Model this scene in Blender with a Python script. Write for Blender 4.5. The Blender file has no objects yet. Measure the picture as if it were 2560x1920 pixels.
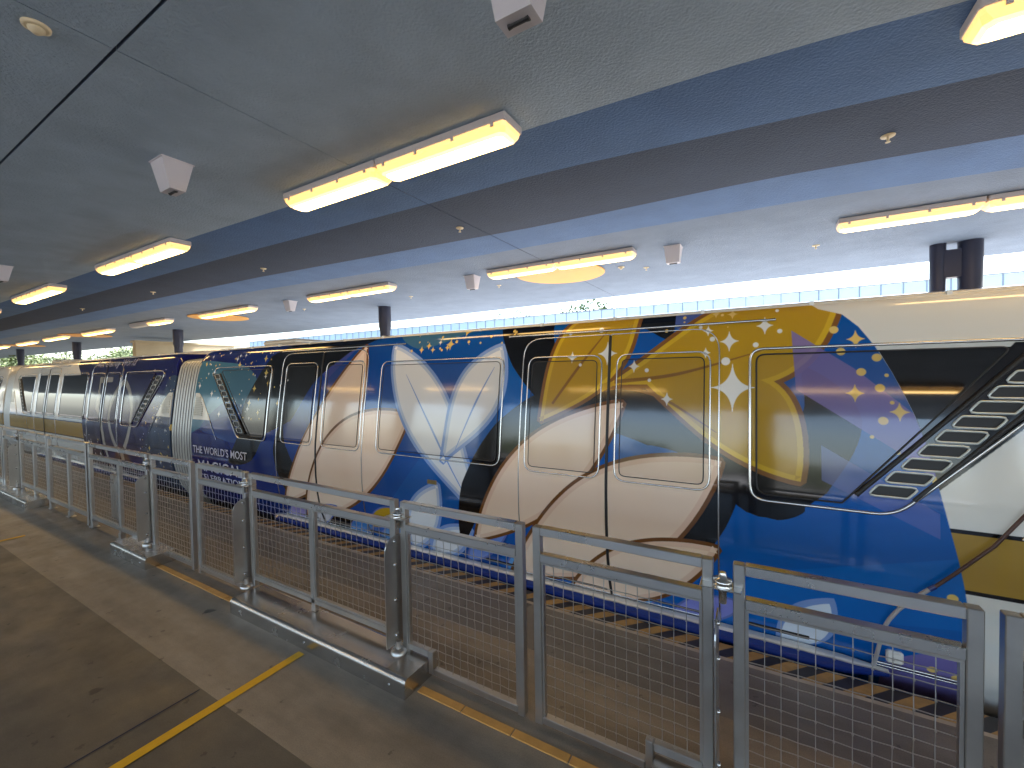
import bpy, math, random
import numpy as np
from mathutils import Vector, Matrix

# ------------------------------------------------------------------ camera, world, sun, exposure
S = bpy.context.scene
COL = S.collection
cam_d = bpy.data.cameras.new("camera")
cam = bpy.data.objects.new("camera", cam_d)
COL.objects.link(cam)
S.camera = cam
cam_d.sensor_width = 36.0
cam_d.lens = 36.0 * 1070.45 / 2560.0
cam_d.clip_start = 0.05
cam_d.clip_end = 3000.0
yaw, pitch, roll = 0.5273, -0.02663, -0.01692
_f = Vector((-math.sin(yaw) * math.cos(pitch), math.cos(yaw) * math.cos(pitch), math.sin(pitch)))
_r = Vector((math.cos(yaw), math.sin(yaw), 0.0))
_u = _r.cross(_f)
_r2 = math.cos(roll) * _r + math.sin(roll) * _u
_u2 = -math.sin(roll) * _r + math.cos(roll) * _u
_m = Matrix((_r2, _u2, -_f)).transposed().to_4x4()
_m.translation = Vector((0.0, 0.0, 1.75))
cam.matrix_world = _m

SUN_EL, SUN_AZ = math.radians(58), math.radians(35)      # azimuth measured from +Y towards +X
world = bpy.data.worlds.new("World")
S.world = world
world.use_nodes = True
_nt = world.node_tree
_bg = _nt.nodes["Background"]
_sky = _nt.nodes.new("ShaderNodeTexSky")
_sky.sky_type = 'NISHITA'
_sky.sun_disc = False
_sky.sun_elevation = SUN_EL
_sky.sun_rotation = SUN_AZ
_sky.dust_density = 3.0
_sky.air_density = 1.0
_nt.links.new(_sky.outputs[0], _bg.inputs[0])
_bg.inputs[1].default_value = 0.15
sun_d = bpy.data.lights.new("sun", 'SUN')
sun_d.energy = 1.5
sun_d.angle = math.radians(14)
sun_d.color = (1.0, 0.95, 0.88)
sun = bpy.data.objects.new("sun", sun_d)
COL.objects.link(sun)
_sd = Vector((math.sin(SUN_AZ) * math.cos(SUN_EL), math.cos(SUN_AZ) * math.cos(SUN_EL), math.sin(SUN_EL)))
sun.rotation_euler = (-_sd).to_track_quat('-Z', 'Y').to_euler()
S.view_settings.view_transform = 'Standard'
S.view_settings.look = 'None'
S.view_settings.gamma = 1.0
S.view_settings.use_curve_mapping = False
S.view_settings.exposure = 2.95
LAMP = 1.75
rnd = random.Random(7)

# ------------------------------------------------------------------ helpers
class MB:
    """collects faces; build() links them as ONE mesh object"""
    def __init__(self):
        self.v, self.f, self.m, self.s = [], [], [], []
    def add(self, vs, fs, mi=0, smooth=False):
        b = len(self.v)
        self.v += [tuple(p) for p in vs]
        for f in fs:
            self.f.append([i + b for i in f]); self.m.append(mi); self.s.append(smooth)
        return self
    def box(self, a, b, mi=0, bev=0.0):
        x0, y0, z0 = a; x1, y1, z1 = b
        if x0 > x1: x0, x1 = x1, x0
        if y0 > y1: y0, y1 = y1, y0
        if z0 > z1: z0, z1 = z1, z0
        if bev <= 0:
            return self.add([(x0,y0,z0),(x1,y0,z0),(x1,y1,z0),(x0,y1,z0),(x0,y0,z1),(x1,y0,z1),(x1,y1,z1),(x0,y1,z1)],
                [(0,3,2,1),(4,5,6,7),(0,1,5,4),(1,2,6,5),(2,3,7,6),(3,0,4,7)], mi)
        c, h = ((x0+x1)/2, (y0+y1)/2, (z0+z1)/2), ((x1-x0)/2, (y1-y0)/2, (z1-z0)/2)
        g = min(bev, min(h) * 0.95)
        vs = []; idx = {}
        for sx in (-1,1):
            for sy in (-1,1):
                for sz in (-1,1):
                    for k in range(3):
                        p = [h[0]-g, h[1]-g, h[2]-g]; p[k] = h[k]
                        idx[(sx,sy,sz,k)] = len(vs)
                        vs.append((c[0]+sx*p[0], c[1]+sy*p[1], c[2]+sz*p[2]))
        fs = []
        for k in range(3):
            i, j = (k+1)%3, (k+2)%3
            for s in (-1,1):
                q = []
                for (a1,b1) in ((-1,-1),(1,-1),(1,1),(-1,1)):
                    d = [0,0,0]; d[k]=s; d[i]=a1; d[j]=b1
                    q.append(idx[(d[0],d[1],d[2],k)])
                fs.append(q if s > 0 else q[::-1])
        for k in range(3):
            i, j = (k+1)%3, (k+2)%3
            for si in (-1,1):
                for sj in (-1,1):
                    def V(sk, ax):
                        d=[0,0,0]; d[k]=sk; d[i]=si; d[j]=sj
                        return idx[(d[0],d[1],d[2],ax)]
                    q = [V(-1,i), V(1,i), V(1,j), V(-1,j)]
                    fs.append(q if si*sj < 0 else q[::-1])
        for sx in (-1,1):
            for sy in (-1,1):
                for sz in (-1,1):
                    q = [idx[(sx,sy,sz,k)] for k in range(3)]
                    fs.append(q if sx*sy*sz > 0 else q[::-1])
        return self.add(vs, fs, mi)
    def tube(self, pts, r, n=8, mi=0, closed=False, cap=True):
        pts = [Vector(p) for p in pts]; N = len(pts); rings = []
        rr = r if isinstance(r, (list, tuple)) else [r]*N
        ref = None; vs = []
        for i in range(N):
            if closed: t = pts[(i+1)%N] - pts[i-1]
            else: t = pts[min(i+1,N-1)] - pts[max(i-1,0)]
            if t.length < 1e-9: t = Vector((1,0,0))
            t.normalize()
            if ref is None:
                ref = Vector((0,0,1)) if abs(t.z) < 0.9 else Vector((0,1,0))
            a = (ref - t*ref.dot(t))
            if a.length < 1e-4: a = t.orthogonal()
            a.normalize(); b = t.cross(a); ref = a
            for k in range(n):
                w = 2*math.pi*(k+0.5)/n
                vs.append(pts[i] + rr[i]*(math.cos(w)*a + math.sin(w)*b))
        fs = []
        for i in range(N if closed else N-1):
            j = (i+1) % N
            for k in range(n):
                l = (k+1) % n
                fs.append((i*n+k, i*n+l, j*n+l, j*n+k))
        self.add(vs, fs, mi, n > 4)
        if cap and not closed:
            self.add(vs[:n], [tuple(range(n))[::-1]], mi); self.add(vs[-n:], [tuple(range(n))], mi)
        return self
    def lathe(self, prof, c=(0,0,0), n=20, mi=0, axis='z'):
        vs, fs = [], []
        for (r, z) in prof:
            for k in range(n):
                w = 2*math.pi*k/n
                p = (r*math.cos(w), r*math.sin(w), z)
                if axis == 'y': p = (p[0], p[2], p[1])
                vs.append((c[0]+p[0], c[1]+p[1], c[2]+p[2]))
        for i in range(len(prof)-1):
            for k in range(n):
                l = (k+1)%n
                fs.append((i*n+k, i*n+l, (i+1)*n+l, (i+1)*n+k))
        self.add(vs, fs, mi, True)
        self.add(vs[:n], [tuple(range(n))[::-1]], mi); self.add(vs[-n:], [tuple(range(n))], mi)
        return self
    def mesh(self, name, mats):
        me = bpy.data.meshes.new(name)
        me.from_pydata(self.v, [], self.f)
        for m in (mats if isinstance(mats, (list, tuple)) else [mats]): me.materials.append(m)
        me.polygons.foreach_set("material_index", self.m)
        me.polygons.foreach_set("use_smooth", self.s)
        me.update()
        return me
    def build(self, name, mats, parent=None, loc=None, **props):
        me = self.mesh(name, mats)
        return link(name, me, parent, loc, **props)

def link(name, data, parent=None, loc=None, **props):
    o = bpy.data.objects.new(name, data)
    COL.objects.link(o)
    if parent is not None: o.parent = parent
    if loc is not None: o.location = loc
    for k, v in props.items(): o[k] = v
    return o
def thing(name, label, cat, loc=(0,0,0), group=None, rz=0.0):
    o = link(name, None, None, loc, label=label, category=cat)
    o.rotation_euler.z = rz
    if group: o["group"] = group
    return o
def dup(root, loc, label, group=None, rz=None):
    r = root.copy(); COL.objects.link(r); r.location = loc; r["label"] = label
    if group: r["group"] = group
    if rz is not None: r.rotation_euler.z = rz
    for ch in list(root.children):
        c = ch.copy(); COL.objects.link(c); c.parent = r
        for g in list(ch.children):
            d = g.copy(); COL.objects.link(d); d.parent = c
    return r

def mat(name, col, rough=0.5, metal=0.0, var=0.0, vscale=6.0, bump=0.0, bscale=60.0, coat=0.0, spec=0.5, stretch=None, rvar=0.0, bdist=0.01, detail=4.0):
    m = bpy.data.materials.new(name); m.use_nodes = True
    nt = m.node_tree; p = nt.nodes["Principled BSDF"]
    p.inputs["Base Color"].default_value = (*col, 1); p.inputs["Roughness"].default_value = rough
    p.inputs["Metallic"].default_value = metal
    p.inputs["Specular IOR Level"].default_value = spec
    p.inputs["Coat Weight"].default_value = coat
    if var > 0 or bump > 0 or rvar > 0:
        g = nt.nodes.new("ShaderNodeNewGeometry"); vec = g.outputs["Position"]
        if stretch:
            mp = nt.nodes.new("ShaderNodeMapping"); mp.inputs["Scale"].default_value = stretch
            nt.links.new(vec, mp.inputs["Vector"]); vec = mp.outputs["Vector"]
        if var > 0 or rvar > 0:
            n = nt.nodes.new("ShaderNodeTexNoise"); n.inputs["Scale"].default_value = vscale; n.inputs["Detail"].default_value = 6; n.inputs["Roughness"].default_value = 0.6
            nt.links.new(vec, n.inputs["Vector"])
        if var > 0:
            mr = nt.nodes.new("ShaderNodeMapRange"); mr.inputs[1].default_value = 0.3; mr.inputs[2].default_value = 0.7
            mr.inputs[3].default_value = 1-var; mr.inputs[4].default_value = 1+var
            nt.links.new(n.outputs[0], mr.inputs[0])
            hs = nt.nodes.new("ShaderNodeHueSaturation"); hs.inputs["Color"].default_value = (*col, 1)
            nt.links.new(mr.outputs[0], hs.inputs["Value"]); nt.links.new(hs.outputs[0], p.inputs["Base Color"])
        if rvar > 0:
            mr = nt.nodes.new("ShaderNodeMapRange"); mr.inputs[1].default_value = 0.3; mr.inputs[2].default_value = 0.7
            mr.inputs[3].default_value = max(0.02, rough-rvar); mr.inputs[4].default_value = rough+rvar
            nt.links.new(n.outputs[0], mr.inputs[0]); nt.links.new(mr.outputs[0], p.inputs["Roughness"])
        if bump > 0:
            n2 = nt.nodes.new("ShaderNodeTexNoise"); n2.inputs["Scale"].default_value = bscale; n2.inputs["Detail"].default_value = detail
            nt.links.new(vec, n2.inputs["Vector"])
            b = nt.nodes.new("ShaderNodeBump"); b.inputs["Strength"].default_value = bump; b.inputs["Distance"].default_value = bdist
            nt.links.new(n2.outputs[0], b.inputs["Height"]); nt.links.new(b.outputs[0], p.inputs["Normal"])
    return m
def emit(name, col, s, rough=0.3):
    m = mat(name, (0.7, 0.6, 0.45), rough)
    p = m.node_tree.nodes["Principled BSDF"]
    p.inputs["Emission Color"].default_value = (*col, 1); p.inputs["Emission Strength"].default_value = s
    return m

# ------------------------------------------------------------------ materials
M = {}
def stucco(name, col):
    return mat(name, col, 0.75, 0, 0.10, 2.5, 0.70, 55.0, bdist=0.014, detail=6, spec=0.3)
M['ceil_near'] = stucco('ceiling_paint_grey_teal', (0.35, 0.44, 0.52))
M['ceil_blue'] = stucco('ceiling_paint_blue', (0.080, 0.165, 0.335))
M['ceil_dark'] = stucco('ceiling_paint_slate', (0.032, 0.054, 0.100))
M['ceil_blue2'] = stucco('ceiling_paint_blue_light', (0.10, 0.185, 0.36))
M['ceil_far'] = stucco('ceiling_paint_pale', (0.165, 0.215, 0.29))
M['groove'] = mat('groove_dark_blue', (0.015, 0.02, 0.05), 0.8)
M['steel'] = mat('brushed_stainless', (0.66, 0.645, 0.62), 0.28, 1.0, 0.03, 3.0, rvar=0.03)
M['galv'] = mat('galvanised_steel', (0.50, 0.485, 0.46), 0.33, 0.95, 0.06, 10.0, rvar=0.05)
M['wire'] = mat('wire_steel', (0.46, 0.44, 0.41), 0.36, 0.95)
M['plinth'] = mat('plinth_stainless', (0.60, 0.58, 0.55), 0.25, 1.0, 0.06, 3.0, rvar=0.05)
M['black'] = mat('black_rubber', (0.012, 0.012, 0.014), 0.5)
M['chrome'] = mat('bright_trim', (0.62, 0.61, 0.60), 0.22, 1.0)
M['housing'] = mat('lamp_housing_grey', (0.55, 0.50, 0.48), 0.5)
M['hot'] = emit('lamp_lens_centre', (1.0, 0.62, 0.21), LAMP*1.45)
M['mid'] = emit('lamp_lens_bevel', (1.0, 0.58, 0.15), LAMP*0.30)
M['warm'] = emit('lamp_lens_side', (1.0, 0.48, 0.11), LAMP*0.12)
M['unlit'] = mat('lamp_lens_unlit', (0.55, 0.53, 0.5), 0.35)
M['speaker'] = mat('speaker_white', (0.62, 0.59, 0.61), 0.5)
M['detector'] = mat('detector_ivory', (0.72, 0.60, 0.38), 0.5)
M['disc'] = mat('disc_orange', (0.80, 0.36, 0.045), 0.55, var=0.04, vscale=3)
M['column'] = mat('column_navy', (0.011, 0.014, 0.036), 0.4, var=0.1)
M['cream'] = mat('cream_paint', (0.66, 0.62, 0.54), 0.16, coat=0.6)
M['white_body'] = mat('white_paint', (0.74, 0.72, 0.67), 0.14, coat=0.6)
M['accordion'] = mat('grey_bellows', (0.46, 0.46, 0.44), 0.34, 0.3, 0.05, 8)
M['bellow_fold_shade'] = mat('bellows_fold_shade', (0.10, 0.105, 0.11), 0.5)  # valleys coloured darker, standing in for shade between the ribs
M['dark_glass'] = mat('dark_glass', (0.006, 0.006, 0.007), 0.03, spec=0.9)
M['rail_blue'] = mat('rub_rail_print', (0.012, 0.03, 0.17), 0.15, coat=0.5)
M['beige'] = mat('beige_wall', (0.42, 0.34, 0.21), 0.8, var=0.08, vscale=1.5)
M['concrete'] = mat('outdoor_concrete', (0.50, 0.49, 0.46), 0.85, var=0.12, vscale=0.8)
M['glass_panel'] = mat('railing_glass_frosted', (0.37, 0.47, 0.53), 0.4)
M['glass_panel'].node_tree.nodes["Principled BSDF"].inputs["Transmission Weight"].default_value = 0.0
M['mullion'] = mat('railing_mullion', (0.17, 0.20, 0.23), 0.5)
M['yellow'] = mat('line_yellow', (0.66, 0.37, 0.004), 0.55, var=0.07, vscale=20)
M['amber'] = mat('edge_tile_amber', (0.55, 0.29, 0.07), 0.5, var=0.12, vscale=12)
M['haz_y'] = mat('hazard_ochre', (0.29, 0.185, 0.065), 0.55, var=0.25, vscale=14)
M['haz_k'] = mat('hazard_black', (0.018, 0.018, 0.024), 0.5, var=0.25, vscale=14)
M['edge_line'] = mat('edge_line_pale', (0.33, 0.30, 0.26), 0.6, var=0.2, vscale=10)
M['letter'] = mat('lettering_pale', (0.62, 0.60, 0.66), 0.25)
M['letter2'] = mat('lettering_lilac', (0.36, 0.34, 0.44), 0.25)
M['hose'] = mat('hose_grey', (0.42, 0.40, 0.40), 0.5)
M['hose_d'] = mat('hose_brown', (0.07, 0.03, 0.02), 0.4)
M['latch'] = mat('latch_brass', (0.35, 0.25, 0.10), 0.35, 0.8)
M['bark'] = mat('bark', (0.09, 0.07, 0.05), 0.9, var=0.2)
M['leaf'] = mat('foliage', (0.06, 0.10, 0.025), 0.6, var=0.4, vscale=1.0)
M['leaf2'] = mat('foliage_light', (0.10, 0.135, 0.04), 0.6, var=0.4, vscale=1.0)
M['grass'] = mat('dry_ground', (0.125, 0.115, 0.09), 0.9, var=0.3, vscale=0.2)
M['hatch'] = mat('vent_grille_slat', (0.40, 0.37, 0.30), 0.5)

def floor_mat(name, col, stain):
    m = bpy.data.materials.new(name); m.use_nodes = True
    nt = m.node_tree; L = nt.links; p = nt.nodes["Principled BSDF"]
    g = nt.nodes.new("ShaderNodeNewGeometry")
    def noise(sc, det, stretch=None):
        n = nt.nodes.new("ShaderNodeTexNoise"); n.inputs["Scale"].default_value = sc; n.inputs["Detail"].default_value = det; n.inputs["Roughness"].default_value = 0.62
        if stretch:
            mp = nt.nodes.new("ShaderNodeMapping"); mp.inputs["Scale"].default_value = stretch
            L.new(g.outputs["Position"], mp.inputs[0]); L.new(mp.outputs[0], n.inputs["Vector"])
        else: L.new(g.outputs["Position"], n.inputs["Vector"])
        return n.outputs[0]
    def rng(x, a, b, c, d):
        r = nt.nodes.new("ShaderNodeMapRange"); r.inputs[1].default_value=a; r.inputs[2].default_value=b; r.inputs[3].default_value=c; r.inputs[4].default_value=d
        L.new(x, r.inputs[0]); return r.outputs[0]
    def mul(a, b):
        r = nt.nodes.new("ShaderNodeMath"); r.operation='MULTIPLY'; L.new(a, r.inputs[0]); L.new(b, r.inputs[1]); return r.outputs[0]
    big = rng(noise(1.1, 5, (0.45, 2.0, 1)), 0.32, 0.68, 1-stain, 1+stain*0.8)
    mid = rng(noise(7, 6), 0.3, 0.7, 0.88, 1.12)
    fine = rng(noise(160, 2), 0.3, 0.7, 0.86, 1.14)
    # gum spots: sparse voronoi cells
    def spots(sc, r, keep, dark):
        v = nt.nodes.new("ShaderNodeTexVoronoi"); v.inputs["Scale"].default_value = sc
        wob = nt.nodes.new("ShaderNodeTexNoise"); wob.inputs["Scale"].default_value = sc*5; L.new(g.outputs["Position"], wob.inputs["Vector"])
        mx = nt.nodes.new("ShaderNodeMix"); mx.data_type = 'RGBA'; mx.blend_type='LINEAR_LIGHT'; mx.inputs[0].default_value = 0.03
        L.new(g.outputs["Position"], mx.inputs[6]); L.new(wob.outputs["Color"], mx.inputs[7]); L.new(mx.outputs[2], v.inputs["Vector"])
        s1 = rng(v.outputs["Distance"], r*0.7, r, 0.0, 1.0)
        sep = nt.nodes.new("ShaderNodeSeparateColor"); L.new(v.outputs["Color"], sep.inputs[0])
        k = rng(sep.outputs[0], keep, keep+0.01, 1.0, 0.0)
        mxx = nt.nodes.new("ShaderNodeMath"); mxx.operation='MAXIMUM'; L.new(s1, mxx.inputs[0]); L.new(k, mxx.inputs[1])
        return rng(mxx.outputs[0], 0, 1, dark, 1.0)
    val = mul(mul(mul(big, mid), fine), mul(spots(2.8, 0.10, 0.62, 0.34), spots(9.0, 0.16, 0.62, 0.55)))
    hs = nt.nodes.new("ShaderNodeHueSaturation"); hs.inputs["Color"].default_value = (*col, 1); L.new(val, hs.inputs["Value"])
    L.new(hs.outputs[0], p.inputs["Base Color"])
    L.new(rng(noise(4, 4), 0.3, 0.7, 0.34, 0.58), p.inputs["Roughness"])
    b = nt.nodes.new("ShaderNodeBump"); b.inputs["Strength"].default_value = 0.12; b.inputs["Distance"].default_value = 0.004
    L.new(noise(90, 4), b.inputs["Height"]); L.new(b.outputs[0], p.inputs["Normal"])
    return m
M['fl_dark'] = floor_mat('floor_dark_concrete', (0.096, 0.083, 0.064), 0.26)
M['fl_light'] = floor_mat('floor_light_concrete', (0.215, 0.182, 0.140), 0.42)
M['fl_grey'] = floor_mat('floor_grey_concrete', (0.138, 0.127, 0.116), 0.28)

# ------------------------------------------------------------------ ground, platform, track
gb = MB()
gb.add([(-700,-700,-1.6),(700,-700,-1.6),(700,900,-1.6),(-700,900,-1.6)], [(0,1,2,3)])
gb.build('ground', M['grass'], kind='structure')
ob = MB(); ob.box((-13, -40, -1.55), (60, -6.5, -0.02)); ob.build('bounce_plaza', M['concrete'], kind='structure')  # unseen paving, its extent and paleness shaped to bounce daylight inside
ob = MB(); ob.box((-13, 6.2, -1.55), (60, 19.5, -0.02)); ob.build('far_bounce_pavement', M['concrete'], kind='structure')  # hidden behind the train, stopped short so the left ceiling gets less bounce

X0, X1 = -62.0, 14.0
EDGE = 2.985
pb = MB()
pb.box((X0, -6.5, -1.5), (X1, EDGE, -0.03), 0)
bands = [(-6.5, 1.15, 0), (1.15, 2.345, 1), (2.345, 2.815, 2), (2.815, 2.845, 3)]
for (a, b, mi) in bands:
    pb.add([(X0,a,0),(X1,a,0),(X1,b,0),(X0,b,0)], [(0,1,2,3)], mi)
# hazard stripes as adjoining parallelograms up to the edge
per = 0.187; dx = 0.135
k = 0; x = X0 + 0.2
while x < X1 - 0.4:
    mi = 5 if k % 2 == 0 else 4
    if x < -30 and k % 2 == 0:
        pass
    pb.add([(x,2.845,0),(x+per/2,2.845,0),(x+per/2+dx,EDGE,0),(x+dx,EDGE,0)], [(0,1,2,3)], mi)
    x += per/2; k += 1
pb.add([(X0,EDGE,0),(X1,EDGE,0),(X1,EDGE,-0.05),(X0,EDGE,-0.05)], [(0,3,2,1)], 5)
pb.build('platform', [M['fl_dark'], M['fl_light'], M['fl_grey'], M['edge_line'], M['haz_y'], M['haz_k']], kind='structure')
mb = MB(); mb.box((X0, 4.0, -1.55), (X1, 4.7, -0.75)); mb.build('monorail_beam', M['concrete'], kind='structure')
# saw-cut joint across the dark concrete and painted queue lines
mb = MB()
pts = [(-2.70, -3.0), (-2.712, 0.4), (-2.725, 1.14)]
for i in range(2):
    (xa, ya), (xb, yb) = pts[i], pts[i+1]
    mb.add([(xa-0.004,ya,0.003),(xa+0.004,ya,0.003),(xb+0.004,yb,0.003),(xb-0.004,yb,0.003)], [(0,1,2,3)])
mb.build('floor_joint', M['groove'], kind='structure')
for (xa, xb, y0, y1) in ((-2.54,-2.482,-4.0,1.615), (-7.22,-7.165,-4.0,1.36)):
    mb = MB(); mb.add([(xa,y0,0.004),(xb,y0,0.004),(xb,y1,0.004),(xa,y1,0.004)], [(0,1,2,3)])
    mb.build('floor_line', M['yellow'], kind='structure')
# amber edging tiles under the gates
est = link('edge_strip', None, None, (0,0,0), kind='structure')
tile = MB(); tile.box((0,1.722,-0.01),(0.292,1.770,0.005), 0, 0.002)
tme = tile.mesh('edge_tile', M['amber'])
for (a, b) in ((-4.86,-3.43), (-1.64,-0.40), (-12.6,-9.6)):
    n = int((b-a)/0.2985)
    for i in range(n+1):
        o = link('edge_tile', tme, est, (a + i*0.2985, rnd.uniform(-0.001,0.001), 0))
        if a + (i+1)*0.2985 > b: o.scale.x = max(0.15, (b-(a+i*0.2985))/0.2985)

# ------------------------------------------------------------------ ceiling
CZ = 3.45
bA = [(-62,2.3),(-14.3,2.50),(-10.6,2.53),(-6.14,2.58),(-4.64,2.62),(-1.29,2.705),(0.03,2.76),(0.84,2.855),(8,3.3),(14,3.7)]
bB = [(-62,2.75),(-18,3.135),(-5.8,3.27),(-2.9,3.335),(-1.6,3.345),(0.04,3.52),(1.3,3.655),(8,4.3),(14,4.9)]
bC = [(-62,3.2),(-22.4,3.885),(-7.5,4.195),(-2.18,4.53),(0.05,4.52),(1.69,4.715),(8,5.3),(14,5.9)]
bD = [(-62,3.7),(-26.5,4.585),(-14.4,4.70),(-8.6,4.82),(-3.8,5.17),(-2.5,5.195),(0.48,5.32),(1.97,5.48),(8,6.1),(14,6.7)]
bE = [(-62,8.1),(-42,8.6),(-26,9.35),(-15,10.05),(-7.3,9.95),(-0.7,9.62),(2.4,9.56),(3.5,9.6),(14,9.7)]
def ip(c, x): return float(np.interp(x, [p[0] for p in c], [p[1] for p in c]))
ceil = link('ceiling', None, None, (0,0,CZ), kind='structure')
mb = MB(); mb.box((X0,-6.4,0.03),(X1,8.0,0.4)); mb.build('ceiling_slab', M['groove'], ceil)
def ceil_panel(xa, xb, near):
    """one slab of the soffit between two joints, painted in bands"""
    mb = MB()
    n = max(2, int((xb-xa)/0.5)); xs = [xa + (xb-xa)*i/n for i in range(n+1)]
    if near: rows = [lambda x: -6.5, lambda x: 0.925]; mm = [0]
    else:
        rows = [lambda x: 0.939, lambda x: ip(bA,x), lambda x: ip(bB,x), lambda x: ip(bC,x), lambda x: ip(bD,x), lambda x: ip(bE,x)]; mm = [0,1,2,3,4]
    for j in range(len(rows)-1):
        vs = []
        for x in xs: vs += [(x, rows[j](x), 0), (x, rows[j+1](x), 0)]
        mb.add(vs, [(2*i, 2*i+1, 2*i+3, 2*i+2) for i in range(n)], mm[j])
    for xe, sg in ((xa, 1), (xb, -1)):      # joint side faces
        y0, y1 = rows[0](xe), rows[-1](xe)
        ym = y1 if near else rows[1](xe)
        for (ya_, yb_, mi_) in ((y0, ym, 0), (ym, y1, 2)):
            if yb_ > ya_: mb.add([(xe,ya_,0),(xe,yb_,0),(xe,yb_,0.029),(xe,ya_,0.029)], [(0,1,2,3) if sg > 0 else (0,3,2,1)], mi_)
    for r_ in (rows[0], rows[-1]):
        vs = []
        for x in xs: vs += [(x, r_(x), 0), (x, r_(x), 0.029 if r_ is rows[0] or near else 0.4)]
        mb.add(vs, [(2*i, 2*i+1, 2*i+3, 2*i+2) for i in range(n)], 4 if not near else 0)
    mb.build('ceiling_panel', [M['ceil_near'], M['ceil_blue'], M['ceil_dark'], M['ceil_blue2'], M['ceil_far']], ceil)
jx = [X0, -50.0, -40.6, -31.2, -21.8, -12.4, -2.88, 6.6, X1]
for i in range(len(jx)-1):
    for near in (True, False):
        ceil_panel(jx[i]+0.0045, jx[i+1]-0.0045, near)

# ------------------------------------------------------------------ ceiling lights
LG = 'twin ceiling lights in rows along the platform'
def make_light(label, loc):
    t = thing('ceiling_light', label, 'ceiling light', loc, LG)
    for k, sx in enumerate((-0.605, 0.605)):
        h = MB()
        h.box((sx-0.597,-0.115,-0.062),(sx+0.597,0.115,-0.004), 0, 0.006)
        hb = h.build('housing', M['housing'], t)
        for q in (-0.5, -0.17, 0.17, 0.5):
            for sy in (-1, 1):
                c = MB(); c.box((sx+q-0.012, sy*0.1155, -0.085), (sx+q+0.012, sy*0.121, -0.045), 0)
                c.build('clip', M['housing'], hb)
        lens = MB()
        # tapered diffuser: rings from rim to bottom
        def ring(hx, hy, z, c):
            return [(sx-hx,-hy+c,z),(sx-hx+c,-hy,z),(sx+hx-c,-hy,z),(sx+hx,-hy+c,z),(sx+hx,hy-c,z),(sx+hx-c,hy,z),(sx-hx+c,hy,z),(sx-hx,hy-c,z)]
        R = [ring(0.592,0.112,-0.062,0.015), ring(0.588,0.108,-0.088,0.02), ring(0.570,0.092,-0.118,0.03), ring(0.545,0.070,-0.130,0.03)]
        for i in range(3):
            lens.add(R[i]+R[i+1], [(j,8+j,8+(j+1)%8,(j+1)%8) for j in range(8)], (1, 1, 2)[i])
        lens.add(R[3], [(7,6,5,4,3,2,1,0)], 0)
        lens.build('diffuser', [M['hot'], M['warm'], M['mid']], t)
    return t
near_pos = [(-2.63,2.53,'beside the joint'), (-7.33,2.54,'left of the middle of the near row, small against grey ceiling'),
            (-11.9,2.55,'farthest of the near row, at the left edge'), (2.07,2.95,'cut off by the top right corner of the photo')]
L0 = None
for i, (x, y, d) in enumerate(near_pos):
    lab = 'lit twin ceiling light ' + d
    if L0 is None: L0 = make_light('large lit twin ceiling light nearest the centre over the blue stripe edge', (x,y,CZ))
    else: dup(L0, (x,y,CZ), lab)
far_pos = [(-2.72,6.07,'in front of the largest orange disc'), (1.97,6.28,'in the far row beside the twin columns at right'),
           (-7.1,5.80,'in the far row above the single navy column'), (-11.6,5.74,'touching the second orange disc'),
           (-19.75,5.62,'above the third orange disc'), (-23.6,5.50,'just left of the third orange disc'),
           (-27.4,5.50,'far left over the smallest orange disc'), (-31.5,5.45,'farthest of the row at the left edge'), (6.6,6.3,'past the right edge of the photo')]
for x, y, d in far_pos: dup(L0, (x,y,CZ), 'lit twin ceiling light ' + d)
half = dup(L0, (-15.6,5.62,CZ), 'twin ceiling light with only its right half lit')
for c in half.children:
    if c.name.startswith('diffuser'):
        if c.data.vertices[0].co.x < 0:
            c.data = c.data.copy(); c.data.materials[0] = M['unlit']; c.data.materials[1] = M['unlit']; c.data.materials[2] = M['unlit']
# rows behind the camera and far along the near row (seen in the reflections)
for i, x in enumerate((-16.6, -21.3, 6.8)):
    dup(L0, (x,2.6 if x < 0 else 3.1,CZ), ('lit twin ceiling light far along the near row', 'lit twin ceiling light farthest along the near row', 'lit ceiling light of the near row past the right edge')[i])
for i, x in enumerate((-12.4,-7.7,-3.0,1.7,6.4)):
    dup(L0, (x,-3.6,CZ), 'lit twin ceiling light behind the camera, ' + ('farthest to the left','second from the left end','nearest to the camera','just right of the camera','farthest to the right')[i])

# orange discs
dm = MB(); dm.lathe([(0.74,0.0),(0.755,-0.006),(0.755,-0.018),(0.745,-0.022)], n=64)
dme = dm.mesh('orange_disc', M['disc'])
for x, y, r, lab in ((-3.0,6.86,0.76,'largest orange disc on the ceiling behind the nearest far row light'), (-13.2,6.33,0.72,'second orange disc on the ceiling, flattened by distance'),
                     (-22.3,6.0,0.75,'third orange disc, a thin ellipse by the far lights'), (-30.6,6.0,0.75,'smallest orange disc near the left edge of the photo')):
    o = link('ceiling_disc', dme, None, (x,y,CZ-0.001), label=lab, category='ceiling disc', group='orange discs on the far ceiling')
    o.scale = (r/0.755, r/0.755, 1)

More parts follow.
